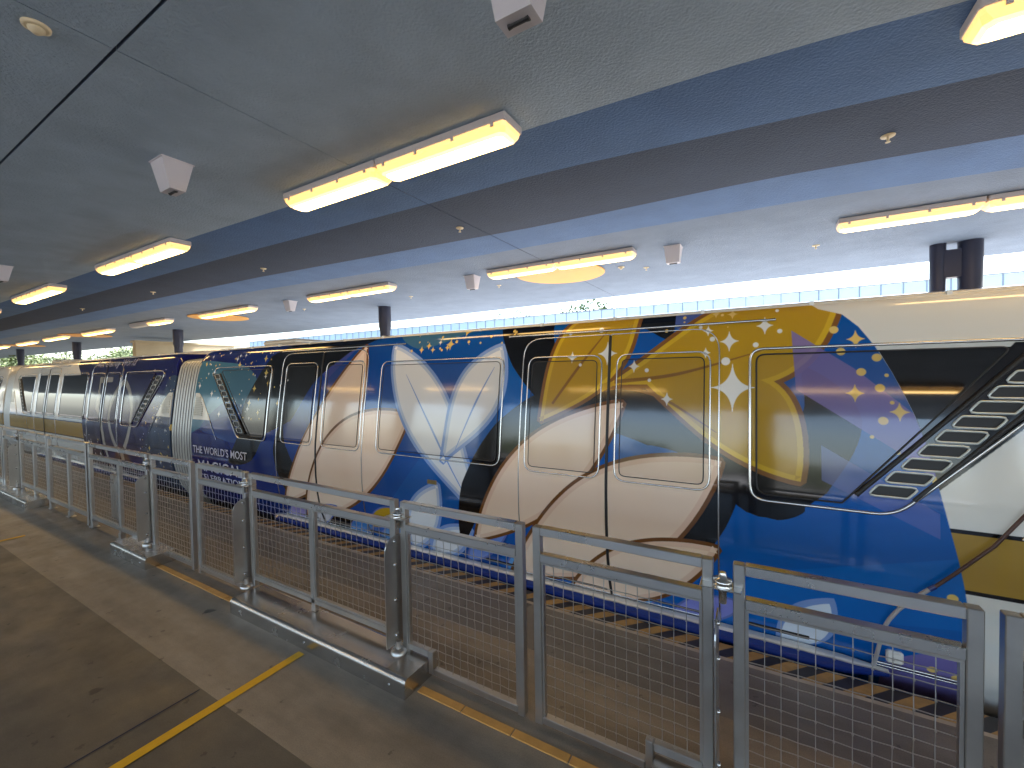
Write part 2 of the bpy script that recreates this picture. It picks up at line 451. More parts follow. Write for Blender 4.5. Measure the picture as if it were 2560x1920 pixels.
# speaker boxes
def make_speaker(label, loc):
    t = thing('speaker_box', label, 'speaker', loc, 'white speaker boxes on the ceiling')
    mb = MB()
    a, b = 0.105, 0.085; d = 0.225
    mb.add([(-a,-a,0),(a,-a,0),(a,a,0),(-a,a,0),(-b,-b*0.62,-d),(b,-b*0.62,-d),(b,b*0.62,-d),(-b,b*0.62,-d)],
           [(0,1,5,4),(1,2,6,5),(2,3,7,6),(3,0,4,7),(4,5,6,7)])
    mb.build('case', M['speaker'], t)
    mb = MB(); mb.tube([(-0.05,0,-d-0.001),(-0.03,0,-d-0.001),(0.03,0,-d-0.001),(0.05,0,-d-0.001)], [0.014,0.011,0.011,0.014], 10)
    mb.build('slot', M['black'], t)
    mb = MB(); mb.box((-a-0.006,-a-0.006,-0.008),(a+0.006,a+0.006,-0.0005)); mb.build('base_plate', M['speaker'], t)
    return t
sp = make_speaker('large white speaker box at the top centre of the photo', (-0.88,1.62,CZ))
for x, y, lab in ((-4.03,1.63,'white speaker box at upper left with a black slot below'), (-1.05,6.3,'pale speaker box right of the largest orange disc light'),
                  (-4.38,6.2,'pale speaker box left of the largest orange disc light'), (-9.2,5.9,'pale speaker box left of the light above the single column'),
                  (-9.7,1.72,'white speaker box cut by the left edge of the photo')):
    dup(sp, (x,y,CZ), lab)
# sprinklers and detectors
def make_sprinkler(label, loc):
    t = thing('sprinkler_head', label, 'sprinkler', loc, 'sprinkler heads on the ceiling')
    mb = MB(); mb.lathe([(0.045,-0.001),(0.042,-0.008),(0.025,-0.014)], n=20); mb.build('rosette', M['detector'], t)
    mb = MB(); mb.lathe([(0.010,-0.012),(0.008,-0.04),(0.005,-0.044),(0.016,-0.046),(0.016,-0.049)], n=12); mb.build('nozzle', M['detector'], t)
    return t
spr = make_sprinkler('largest sprinkler head in the dark stripe at upper right', (0.81,4.18,CZ))
for x, y, lab in ((-3.04,4.07,'sprinkler head in the dark stripe on the ceiling joint'), (-6.75,3.9,'sprinkler head in the dark stripe left of the centre light'),
                  (-10.3,3.77,'small sprinkler head in the dark stripe above the accordion joint'), (-14.0,3.73,'farthest sprinkler head in the dark stripe at left'),
                  (-4.40,7.12,'sprinkler head left below the largest orange disc'), (-1.64,7.29,'sprinkler head right of the largest orange disc'),
                  (0.66,7.34,'sprinkler head left of the twin columns'), (-6.6,7.02,'sprinkler head just right of the light above the column'), (-10.0,6.78,'sprinkler head left of the light above the column')):
    dup(spr, (x,y,CZ), lab)
def make_detector(label, loc):
    t = thing('smoke_detector', label, 'smoke detector', loc, 'ivory smoke detectors on the ceiling')
    mb = MB(); mb.lathe([(0.075,-0.001),(0.073,-0.014),(0.058,-0.018)], n=28); mb.build('base', M['detector'], t)
    mb = MB(); mb.lathe([(0.045,-0.017),(0.042,-0.032),(0.02,-0.048),(0.012,-0.05)], n=20); mb.build('chamber', M['detector'], t)
    return t
sdt = make_detector('round ivory smoke detector at the top left corner', (-3.0,0.68,CZ)); sdt.scale = (0.7,0.7,0.8)
dup(sdt, (-1.98,7.02,CZ), 'small ivory smoke detector behind the disc light')

# ------------------------------------------------------------------ columns, beige wall, walkway railing
CG = 'navy columns holding the far ceiling edge'
def column(x, y, r, label, zb=-1.55):
    t = thing('column', label, 'column', (x,y,zb), CG)
    h = CZ - zb
    mb = MB(); mb.lathe([(r,0.0),(r,h-0.62),(r*1.22,h-0.50),(r*1.22,h-0.004)], n=28); mb.build('shaft', M['column'], t)
    return t
tw = thing('twin_column', 'pair of navy columns joined at the top by a plate, at right', 'column', (2.31,8.30,-1.55), CG)
for dxx in (-0.155, 0.175):
    r = 0.085 if dxx < 0 else 0.125
    mb = MB(); mb.lathe([(r,0),(r,4.42),(r*1.02,4.5),(r*1.02,4.998)], c=(dxx,0,0), n=28); mb.build('shaft', M['column'], tw)
mb = MB(); mb.box((-0.16,-0.07,4.52),(0.16,0.07,4.90)); mb.build('web_plate', M['column'], tw)
for x, y, lab in ((-8.15,7.72,'single navy column rising behind the middle of the train'), (-17.7,7.15,'navy column in front of the beige wall'),
                  (-26.6,6.85,'navy column right of the trees at far left'), (-34.4,6.65,'farthest navy column among the trees at left')):
    column(x, y, 0.125, lab)
column(12.5, 8.4, 0.125, 'navy column past the right edge of the photo')
bw = thing('beige_wall', 'plain beige wall under the ceiling edge behind the dark car', 'wall', (-22,9.2,-1.55))
mb = MB(); mb.box((-0.15,-1.85,0),(0.15,1.9,4.78)); mb.build('wall', M['beige'], bw)
mb = MB(); mb.box((-0.22,-1.9,4.78),(0.22,2.3,4.86)); mb.build('coping', M['beige'], bw)

RY = 22.0
def at_y(px, py, Y):
    q = Vector(((px-1280)/1070.45, -(py-960)/1070.45, -1.0))
    d = _m.to_3x3() @ q
    return Vector((0,0,1.75)) + d*(Y/d.y)
wk = thing('elevated_walkway', 'pale elevated walkway with a glass railing beyond the train', 'walkway', (0,RY,-1.6))
zt = at_y(1480,784,RY).z + 0.12
mb = MB(); mb.box((-60,-0.4,zt+1.6-1.75),(40,2.6,zt+1.6-1.15)); mb.build('deck', M['concrete'], wk)
for x in range(-56, 40, 12):
    mb = MB(); mb.box((x-0.4,0.4,0),(x+0.4,1.6,zt+1.6-1.75)); mb.build('pier', M['concrete'], wk)
step = 0.657; gp = MB(); gp.box((0.02,-0.01,-1.12),(step-0.02,0.01,-0.05)); gpm = gp.mesh('glass_pane', M['glass_panel'])
ml = MB(); ml.box((-0.018,-0.03,-1.15),(0.018,0.03,-0.03)); mlm = ml.mesh('mullion', M['mullion'])
x = -40.0
while x < 8:
    link('glass_pane', gpm, wk, (x,-0.35,zt+1.6)); link('mullion', mlm, wk, (x,-0.35,zt+1.6)); x += step
mb = MB(); mb.box((-40,-0.40,-0.04+zt+1.6),(9,-0.30,zt+1.6)); mb.build('handrail', M['mullion'], wk)

# ------------------------------------------------------------------ trees
def tree_meshes(seed, h, w, lm):
    r = random.Random(seed)
    tr = MB()
    tr.tube([(0,0,0),(0.05*h*r.uniform(-1,1)*0.3,0,h*0.35),(0.02*h,0.01*h,h*0.62)], [0.035*h,0.024*h,0.012*h], 8)
    cl = []
    for k in range(9):
        a = r.uniform(0,6.28); rr = r.uniform(0.12,0.42)*w; z = h*r.uniform(0.45,0.9)
        c = Vector((math.cos(a)*rr, math.sin(a)*rr, z)); cl.append((c, r.uniform(0.16,0.3)*w))
        tr.tube([(0.01*h,0,h*r.uniform(0.3,0.55)), tuple(c*0.6+Vector((0,0,h*0.2))), tuple(c)], [0.011*h,0.007*h,0.003*h], 5)
    cl.append((Vector((0,0,h*0.88)), 0.2*w))
    lf = MB()
    for i in range(1500):
        c, s = r.choice(cl)
        d = Vector((r.gauss(0,1), r.gauss(0,1), r.gauss(0,0.75))).normalized() * s * (r.random()**0.4)
        p = c + d
        n = Vector((r.gauss(0,1), r.gauss(0,1), r.gauss(0,1)+0.5)).normalized()
        a = n.orthogonal().normalized(); a.rotate(Matrix.Rotation(r.uniform(0,6.28),3,n)); b = n.cross(a)
        q = h*r.uniform(0.012,0.028)
        lf.add([p-a*q, p-b*q*0.5, p+a*q, p+b*q*0.5], [(0,1,2,3)])
    return tr.mesh('trunk', M['bark']), lf.mesh('crown', lm)
tm = [tree_meshes(s, 8.0, 6.5, M['leaf'] if s % 2 else M['leaf2']) for s in (1,2,3,4)]
def tree(x, y, sc, k, label):
    t = thing('broadleaf_tree', label, 'tree', (x,y,-1.6), 'trees beyond the station', rz=rnd.uniform(0,6.28))
    link('trunk', tm[k%4][0], t); link('crown', tm[k%4][1], t)
    t.scale = (sc*rnd.uniform(0.95,1.2), sc*rnd.uniform(0.95,1.2), sc)
    return t
tree(-14.6,43,1.36,0,'tree whose green top shows above the glass railing at right'); tree(-17.6,44,1.33,1,'tree with a small top above the railing, left of the greener top')
tree(-25.5,45,1.31,2,'tree whose tip barely clears the glass railing')
def tree_line(name, spots):
    """a far-off belt of trees that reads as one mass"""
    tv, tf, lv, lf = [], [], [], []
    for i, (x, y, sc) in enumerate(spots):
        a = rnd.uniform(0, 6.28); c_, s_ = math.cos(a), math.sin(a)
        for me, V, F in ((tm[i%4][0], tv, tf), (tm[i%4][1], lv, lf)):
            b0 = len(V)
            for v in me.vertices:
                p = v.co; V.append((x+sc*(p.x*c_-p.y*s_)*1.1, y+sc*(p.x*s_+p.y*c_)*1.1, -1.6+sc*p.z))
            for p in me.polygons: F.append([q+b0 for q in p.vertices])
    mb = MB(); mb.add(tv, tf, 0, True); mb.add(lv, lf, 1)
    mb.build(name, [M['bark'], M['leaf2']], kind='stuff')
tree_line('tree_belt', [(-44,10.0,.70),(-47,12.5,.62),(-52,9.4,.74),(-50,15,.72),(-58,12,.78),(-55,18,.8),(-64,10,.8),(-63,21,.9),(-72,14,.9),(-46,18,.68),(-76,24,1.0),(-40,14,.55),(-68,7.6,.85),(-60,6.9,.72)])
tree_line('rear_tree_belt', [(-48+i*5.2+rnd.uniform(-1.5,1.5), -46+rnd.uniform(-6,4), rnd.uniform(0.55,0.9)) for i in range(16)])

# ------------------------------------------------------------------ far side of the platform behind the camera (seen in reflections)
for i, x in enumerate(range(-40, 13, 4)):
    t = thing('pillar', 'plain pillar along the open side behind the camera', 'pillar', (x,-6.2,0), 'pillars along the open side behind the camera')
    mb = MB(); mb.box((-0.28,-0.2,0),(0.28,0.2,CZ-0.004)); mb.build('shaft', M['column'], t)
pw = thing('parapet_wall', 'low wall along the open side behind the camera', 'wall', (0,-6.38,0))
mb = MB(); mb.box((X0,-0.1,0.001),(X1,0.1,0.45)); mb.build('wall', M['beige'], pw)

# ------------------------------------------------------------------ monorail profile
PZ = [-0.05,.04,.1,.2,.3,.4,.5,.65,.88,1.0,1.2,1.4,1.6,1.8,1.95,2.02,2.08,2.12,2.145,2.16]
PY = [3.2,3.14,3.10,3.065,3.04,3.022,3.01,3.0,3.0,3.007,3.03,3.055,3.085,3.115,3.14,3.155,3.18,3.21,3.25,3.3]
_zz = np.linspace(-0.05,2.16,600)
_yy = np.interp(_zz, PZ, PY)
_k = np.exp(-np.linspace(-2.2,2.2,41)**2); _k /= _k.sum()
_ys = np.convolve(np.pad(_yy,20,mode='edge'), _k, mode='valid')
_w = np.clip((2.10-_zz)/0.1,0,1); _yy = _ys*_w + _yy*(1-_w)
def Yp(z): return float(np.interp(z, _zz, _yy))
def nrm(z):
    dy = (Yp(z+0.02)-Yp(z-0.02))/0.04
    v = Vector((0,-1,dy)); v.normalize(); return v
YC = 4.35                      # centre line of the train

# ------------------------------------------------------------------ wrap artwork painted into memory (flat print on the vinyl)
RES = 300.0
class Art:
    def __init__(self, xa, xb, za=0.0, zb=2.3):
        self.xa, self.xb, self.za, self.zb = xa, xb, za, zb
        self.w, self.h = int((xb-xa)*RES), int((zb-za)*RES)
        X, Z = np.meshgrid((np.arange(self.w)+.5)/RES+xa, (np.arange(self.h)+.5)/RES+za)
        self.X, self.Z = X.astype(np.float32), Z.astype(np.float32)
        self.c = np.zeros((self.h, self.w, 3), np.float32)
    def mix(self, mask, col, sl=None):
        sl = sl or (slice(None), slice(None))
        a = mask[..., None]; self.c[sl] = self.c[sl]*(1-a) + np.array(col, np.float32)*a
    def poly(self, P, col, alpha=1.0):
        P = np.array(P, np.float32)
        i0 = max(0, int((P[:,0].min()-self.xa)*RES)-2); i1 = min(self.w, int((P[:,0].max()-self.xa)*RES)+3)
        j0 = max(0, int((P[:,1].min()-self.za)*RES)-2); j1 = min(self.h, int((P[:,1].max()-self.za)*RES)+3)
        if i1 <= i0 or j1 <= j0: return
        sl = (slice(j0,j1), slice(i0,i1)); acc = 0
        for (ox, oz) in ((-.25,-.25),(.25,-.25),(-.25,.25),(.25,.25)):
            x = self.X[sl]+ox/RES; z = self.Z[sl]+oz/RES
            ins = np.zeros(x.shape, bool)
            for k in range(len(P)):
                ax, az = P[k-1]; bx, bz = P[k]
                if az == bz: continue
                c = ((az > z) != (bz > z)) & (x < (bx-ax)*(z-az)/(bz-az)+ax)
                ins ^= c
            acc = acc + ins.astype(np.float32)
        self.mix(acc/4*alpha, col, sl)
    def dot(self, x, z, r, col):
        i0 = max(0,int((x-r-self.xa)*RES)-2); i1 = min(self.w,int((x+r-self.xa)*RES)+3); j0 = max(0,int((z-r-self.za)*RES)-2); j1 = min(self.h,int((z+r-self.za)*RES)+3)
        if i1 <= i0 or j1 <= j0: return
        sl = (slice(j0,j1), slice(i0,i1))
        d = np.sqrt((self.X[sl]-x)**2+(self.Z[sl]-z)**2)
        self.mix(np.clip((r-d)*RES+.5,0,1), col, sl)
    def star(self, x, z, r, col):
        i0 = max(0,int((x-r-self.xa)*RES)-2); i1 = min(self.w,int((x+r-self.xa)*RES)+3); j0 = max(0,int((z-r*1.3-self.za)*RES)-2); j1 = min(self.h,int((z+r*1.3-self.za)*RES)+3)
        if i1 <= i0 or j1 <= j0: return
        sl = (slice(j0,j1), slice(i0,i1))
        d = (np.sqrt(np.abs(self.X[sl]-x)/r)+np.sqrt(np.abs(self.Z[sl]-z)/(r*1.25)))
        self.mix(np.clip((1-d)*r*RES*0.6+.5,0,1), col, sl)
    def image(self, name):
        im = bpy.data.images.new(name, self.w, self.h, alpha=False, float_buffer=False)
        lin = np.clip(self.c,0,1)
        s = np.where(lin <= 0.0031308, lin*12.92, 1.055*np.power(np.maximum(lin,1e-6),1/2.4)-0.055)
        px = np.ones((self.h,self.w,4), np.float32); px[...,:3] = s
        im.pixels.foreach_set(px.ravel()); im.update(); im.pack()
        return im
def spline(P, n=10, closed=True):
    P = [np.array(p, float) for p in P]; N = len(P); out = []
    for i in range(N if closed else N-1):
        if closed: a,b,c,d = P[i-1],P[i],P[(i+1)%N],P[(i+2)%N]
        else: a,b,c,d = P[max(i-1,0)],P[i],P[i+1],P[min(i+2,N-1)]
        for t in np.linspace(0,1,n,endpoint=False):
            out.append(0.5*((2*b)+(-a+c)*t+(2*a-5*b+4*c-d)*t*t+(-a+3*b-3*c+d)*t**3))
    if not closed: out.append(P[-1])
    return np.array(out)
def ribbon(C, W, n=12):
    c = spline(C, n, False); w = np.interp(np.linspace(0,1,len(c)), np.linspace(0,1,len(W)), W)
    t = np.gradient(c, axis=0); t /= np.linalg.norm(t,axis=1,keepdims=True)+1e-9
    nn = np.stack([-t[:,1],t[:,0]],1)
    return np.concatenate([c+nn*w[:,None]/2, (c-nn*w[:,None]/2)[::-1]])
def leaf(a, b, wl, wr, skew=0.5, n=28):
    a, b = np.array(a,float), np.array(b,float); d = b-a; L = np.linalg.norm(d); d /= L; q = np.array([-d[1],d[0]])
    t = np.linspace(0,1,n)
    sh = np.power(np.sin(np.pi*np.power(t, np.log(0.5)/np.log(skew))), 0.85)
    l = a+np.outer(t*L,d)+np.outer(sh*wl,q); r = a+np.outer(t*L,d)-np.outer(sh*wr,q)
    return np.concatenate([l, r[::-1]])
def grow(P, g):
    P = np.array(P); t = np.roll(P,-1,0)-np.roll(P,1,0); t /= np.linalg.norm(t,axis=1,keepdims=True)+1e-9
    nn = np.stack([t[:,1],-t[:,0]],1)
    area = 0.5*np.sum(P[:,0]*np.roll(P[:,1],-1)-np.roll(P[:,0],-1)*P[:,1])
    return P + nn*g*(1 if area > 0 else -1)
NAVY=(0.006,0.012,0.12); BLUE=(0.003,0.075,0.34); BRIGHT=(0.003,0.135,0.47); GOLD=(0.50,0.29,0.012); GOLD2=(0.66,0.42,0.02); PEACH=(0.86,0.65,0.49)
PEACH2=(0.78,0.54,0.39); BROWN=(0.16,0.06,0.015); BLACK=(0.004,0.004,0.005); WHITE=(0.80,0.80,0.81); ICE=(0.22,0.34,0.66); LILAC=(0.20,0.16,0.42); TEAL=(0.06,0.17,0.25); STARY=(0.78,0.55,0.16); STARW=(0.80,0.78,0.74)
WHITE_BODY=(0.74,0.72,0.67); STRIPE=(0.40,0.245,0.045); BODYBLACK=(0.01,0.01,0.012)
def base_livery(A):
    """white body, ochre stripe with thin black borders"""
    A.c[:] = WHITE_BODY
    A.mix(((A.Z > 0.602) & (A.Z < 0.90)).astype(np.float32), STRIPE)
    A.mix((((A.Z > 0.585) & (A.Z < 0.606)) | ((A.Z > 0.893) & (A.Z < 0.915))).astype(np.float32), BODYBLACK)
def sprinkle(A, r, xs, zs, n, ybias=0.6, smax=0.035):
    for _ in range(n):
        x, z = r.uniform(*xs), r.uniform(*zs); c = STARY if r.random() < ybias else STARW
        if r.random() < 0.25: A.star(x, z, r.uniform(0.025,smax*1.7), c)
        else: A.dot(x, z, r.uniform(0.004,smax*0.42), c)

def paint_main():
    A = Art(-7.2, 1.86)
    r = random.Random(5)
    t = np.clip((A.X+7.2)/6.2,0,1)[...,None]; t = t*t*(3-2*t)
    low = np.clip(1-A.Z/2.3,0,1)[...,None]
    A.c = (np.array(NAVY)*(1-t)+np.array(BLUE)*t)
    t2 = np.clip((A.X+4.2)/3.6,0,1)[...,None]*(0.25+0.75*low)
    A.c = (A.c*(1-t2*0.55)+np.array(BRIGHT)*t2*0.55).astype(np.float32)
    # diagonal facets
    A.poly([(-3.6,0),(-1.6,2.3),(-1.0,2.3),(-2.4,0)], (0.004,0.10,0.38), .7)
    A.poly([(-2.7,0),(-1.75,1.25),(-1.45,1.2),(-2.0,0)], (0.004,0.05,0.24), .7)
    A.poly([(0.0,0.50),(1.0,0.80),(1.0,-.1),(-0.6,-.1)], (0.004,0.14,0.50), .8)
    A.poly([(-.5,0.0),(0.6,0.33),(1.0,0.4),(1.0,0),(-.5,0)], (0.003,0.09,0.36), .6)
    A.poly([(-4.9,2.3),(-4.2,1.7),(-3.4,2.3)], (0.05,0.06,0.25), .8)
    A.poly(spline([(-7.4,0.98),(-6.9,1.04),(-6.4,1.20),(-5.9,1.28),(-5.55,1.55),(-5.7,1.82),(-6.3,1.95),(-7.4,1.90)]), TEAL)
    A.poly(spline([(-6.9,1.05),(-6.3,1.42),(-5.8,1.40),(-5.45,1.7),(-5.3,1.2),(-5.9,0.9),(-6.5,.95)]), (0.03,0.07,0.22), .75)
    A.poly(spline([(-2.9,2.0),(-2.3,2.12),(-1.8,2.3),(-3.2,2.3)]), TEAL, .7)
    A.poly(spline([(-0.4,1.98),(0.0,2.02),(0.2,2.3),(-.7,2.3)]), (0.08,0.12,0.36), .9)
    # black bands sweeping up behind pale petals
    P = ribbon([(-6.15,0.62),(-5.75,0.86),(-5.5,1.28),(-5.05,1.62),(-4.55,1.95),(-3.9,2.12),(-3.5,2.14)], [0.02,.46,.66,.95,.62,.26,.02])
    A.poly(P, BLACK)
    P = ribbon([(-4.95,1.2),(-4.97,0.85),(-4.7,0.45),(-4.2,0.2),(-3.6,.12)], [.02,.3,.4,.3,.02]); A.poly(P, BLACK)
    # left petals
    for (a,b,wl,wr,sk) in (((-4.98,0.22),(-3.62,2.06),.12,.55,.55), ((-4.62,0.06),(-2.92,1.36),.50,.30,.55)):
        P = leaf(a,b,wl,wr,sk); A.poly(grow(P,.028), BROWN); A.poly(P, PEACH2); A.poly(grow(P,-.035), PEACH)
    # white fronds
    for (a,b,wl,wr,sk) in (((-1.98,0.40),(-3.20,2.04),.27,.27,.62), ((-2.50,0.95),(-1.92,1.98),.22,.24,.6), ((-3.0,0.0),(-2.55,0.74),.17,.17,.55), ((-2.75,0.0),(-2.2,0.38),.14,.10,.5)):
        P = leaf(a,b,wl,wr,sk); A.poly(grow(P,.03), ICE); A.poly(P, (0.50,0.58,0.72)); A.poly(grow(P,-.03), WHITE)
    A.poly(ribbon([(-2.2,.62),(-2.6,1.2),(-3.0,1.75)],[.004,.022,.004]), ICE)
    A.poly(ribbon([(-2.38,1.0),(-2.15,1.5),(-1.98,1.8)],[.004,.02,.004]), ICE)
    # small gold, teal and lilac petals low on the side
    for (a,b,c_) in (((-4.6,.02),(-4.0,.32),(0.55,0.55,0.6)), ((-3.55,.18),(-3.05,.42),GOLD), ((-3.45,.02),(-2.95,.22),(0.12,0.28,0.55)), ((-3.9,0.02),(-3.5,.2),(0.05,.2,.5)), ((-5.0,0.02),(-4.6,.2),(0.3,0.25,.5)), ((-1.9,.0),(-1.55,.3),(0.10,.32,.65)), ((-.55,.02),(-.1,.25),(0.22,.24,.62)), ((-1.0,.0),(-.6,.2),(.06,.27,.62)), ((-2.3,.05),(-1.8,.5),(0.16,.26,.62))):
        P = leaf(a,b,.1,.08); A.poly(grow(P,.015),(0.12,.16,.42)); A.poly(P,c_)
    # right: black bands
    A.poly(ribbon([(-2.32,0.22),(-2.14,0.72),(-1.78,1.22),(-1.25,1.50),(-0.62,1.42),(-.15,1.15)], [.02,.30,.36,.34,.40,.1]), BLACK)
    A.poly(ribbon([(-1.72,2.2),(-1.62,1.9),(-1.45,1.62),(-1.3,1.5)], [.5,.42,.26,.02]), BLACK)
    A.poly(ribbon([(-1.1,2.2),(-.72,2.2),(-.55,1.98)], [.2,.36,.05]), BLACK)
    A.poly(leaf((-0.62,0.30),(-0.08,1.48),.16,.20,.45), BLACK)
    A.poly(ribbon([(-.25,1.30),(-0.02,1.02),(0.16,1.16),(0.34,1.46),(0.22,1.75)], [.2,.34,.42,.30,.02]), BLACK)
    A.poly(ribbon([(-.30,1.2),(-0.05,.98),(.10,.92),(.22,.92)], [.1,.2,.17,.02]), BLACK)
    # right petals
    for (a,b,wl,wr,sk) in (((-2.16,0.30),(-0.86,1.52),.30,.24,.52), ((-1.86,0.02),(-0.22,1.16),.36,.34,.56), ((-1.30,.02),(-0.24,0.60),.20,.20,.5)):
        P = leaf(a,b,wl,wr,sk); A.poly(grow(P,.026), BROWN); A.poly(P, PEACH2); A.poly(grow(P,-.035), PEACH)
    # gold petals
    G = [leaf((-1.52,1.36),(-0.80,2.40),.26,.28,.55), leaf((-1.04,1.62),(0.42,2.26),.18,.40,.66), leaf((-0.80,1.74),(0.20,1.08),.42,.10,.62)]
    for P in G: A.poly(grow(P,.028), (0.22,.09,.02))
    for P in G: A.poly(P, GOLD2)
    for P in G: A.poly(grow(P,-.03), GOLD)
    A.poly(ribbon([(-.93,1.67),(-.5,1.72),(0.0,1.86)],[.03,.022,.004]), (0.22,.09,.02), .85); A.poly(ribbon([(-.9,1.64),(-.6,1.56),(-.25,1.34)],[.03,.022,.004]), (0.22,.09,.02), .85)
    A.poly(ribbon([(-1.42,1.5),(-1.2,1.8),(-1.0,2.05)],[.02,.022,.004]), (0.22,.09,.02), .85)
    for (x,z,s) in ((-1.27,1.86,.05),(-.99,1.88,.09),(-.79,1.78,.05),(-.56,1.55,.05),(-.16,1.63,.15),(-.18,1.93,.07),(-.32,1.86,.04),(0.02,2.02,.06)): A.star(x,z,s,STARW)
    for (x,z,s) in ((-1.2,1.8,.012),(-.7,1.75,.014),(-.68,1.68,.012),(-.2,1.8,.026),(-.28,1.95,.016),(-1.05,2.06,.02),(-1.3,2.05,.015),(-.03,1.9,.016),(.1,1.98,.014)): A.dot(x,z,s,STARW)
    # lilac beams towards the right end
    A.poly([(0.16,1.98),(0.46,1.74),(1.0,1.2),(1.0,.96),(.62,1.3),(.18,1.62)], LILAC, .85)
    A.poly([(0.30,1.30),(0.8,.98),(0.8,.85),(.3,1.1)], (0.12,.16,.45), .6)
    A.poly(spline([(.6,.0),(.7,.16),(.95,.25),(1.0,0)]), LILAC, .9)
    A.poly(leaf((0.08,-.05),(0.36,0.42),.13,.13,.55), ICE); A.poly(leaf((0.1,-.05),(0.34,0.38),.10,.10,.55), (0.72,.80,.90))
    for (x,z,k_) in ((.37,1.97,0),(.47,1.91,1),(.40,1.84,0),(.56,1.80,0),(.49,1.72,0),(.60,1.70,2),(.57,1.63,0),(.46,1.6,1),(.62,1.55,2),(.65,1.50,1),(.58,1.45,0),(.53,1.36,2),(.64,1.28,2),(.72,1.22,0),(.60,1.06,2),(.79,1.15,0),(.85,.55,0),(.80,.10,0),(.9,.08,0)):
        (A.star(x,z,.055,STARY) if k_ == 1 else A.dot(x,z,.022 if k_ == 0 else .010,STARY))
    sprinkle(A, r, (-7.1,-5.3), (1.2,2.08), 85); sprinkle(A, r, (-7.1,-6.0), (1.9,2.1), 14, .6, .04)
    sprinkle(A, r, (-3.0,-1.75), (1.97,2.14), 26, .8); sprinkle(A, r, (-.6,0.1), (2.0,2.14), 12, .9, .03)
    sprinkle(A, r, (-5.3,-4.9), (1.3,1.75), 4)
    # wrap boundary at right, and the cream roof edge
    bz = [0,.54,.61,.75,.90,1.15,1.39,1.48,1.59,1.724,1.868,1.98,2.06,2.104,2.3]; bx = [.96,.903,.893,.869,.838,.79,.738,.712,.673,.62,.553,.485,.412,.30,.1]
    bound = np.interp(A.Z, bz, bx)
    B = Art(-7.2, 1.86); base_livery(B)
    B.poly([(0.36,.95),(0.40,.99),(1.10,1.86),(1.52,1.868),(0.66,.95)], BODYBLACK)
    m = np.clip((A.X-bound)*RES+.5,0,1); m = np.maximum(m, np.clip((A.Z-2.135)*RES+.5,0,1))
    A.c = A.c*(1-m[...,None]) + B.c*m[...,None]
    return A.image('main_wrap')

def paint_second():
    OFF = -9.62
    A = Art(-7.2+OFF, 1.86+OFF)
    r = random.Random(11)
    t = np.clip((A.X+12.5)/4.6,0,1)[...,None]
    A.c = (np.array((0.012,0.005,0.045))*(1-t)+np.array((0.008,0.010,0.10))*t).astype(np.float32)
    A.poly(spline([(-8.9,0.2),(-8.6,0.9),(-8.25,1.25),(-8.05,1.75),(-7.7,1.6),(-7.7,.1)]), (0.05,.08,.13), .8)
    A.poly(spline([(-12.4,.3),(-11.2,.55),(-10.5,.3),(-10.5,-.1),(-12.4,-.1)]), (0.035,.006,.02), .8)
    EM = (0.40,0.38,0.34)
    A.poly([(-10.86,1.80),(-10.24,1.79),(-10.24,1.70),(-10.86,1.69)], EM)
    A.poly(ribbon([(-10.82,1.75),(-10.82,1.45),(-10.84,1.18)],[.09,.08,.09]), EM)
    A.poly(ribbon([(-10.84,1.22),(-10.66,1.08),(-10.5,.75),(-10.4,.3),(-10.4,.0)],[.09,.11,.11,.10,.08]), EM)
    c = spline([(-9.72,1.70),(-9.36,1.45),(-9.26,1.1),(-9.42,.72),(-9.76,.46),(-10.06,.72),(-10.22,1.1),(-10.08,1.45)], 12)
    tt = np.roll(c,-1,0)-np.roll(c,1,0); tt /= np.linalg.norm(tt,axis=1,keepdims=True); nn = np.stack([-tt[:,1],tt[:,0]],1)
    for i in range(len(c)):
        j = (i+1)%len(c); A.poly([c[i]+nn[i]*.05,c[j]+nn[j]*.05,c[j]-nn[j]*.05,c[i]-nn[i]*.05], EM)
    A.poly(leaf((-10.1,.05),(-9.75,.62),.12,.12), (0.16,.05,.02), .9); A.poly(leaf((-9.4,.05),(-9.65,.6),.12,.1), (0.16,.06,.02), .9)
    A.poly(leaf((-9.75,.2),(-9.7,.55),.07,.07), (0.5,.36,.24), .9)
    sprinkle(A, r, (-8.9,-7.8), (.25,1.9), 90); sprinkle(A, r, (-12.3,-10.6), (.1,.7), 40, .1)
    B = Art(-7.2+OFF, 1.86+OFF); base_livery(B)
    bound = np.interp(A.Z, [0,.57,.96,1.5,1.9,2.1,2.3],[-11.5,-11.5,-11.56,-11.73,-12.0,-12.3,-12.5])
    m = np.clip((bound-A.X)*RES+.5,0,1); m = np.maximum(m, np.clip((A.Z-2.135)*RES+.5,0,1))
    A.c = A.c*(1-m[...,None]) + B.c*m[...,None]
    return A.image('second_wrap')
def paint_plain():
    A = Art(-0.02, 0.02); base_livery(A); return A.image('plain_livery')

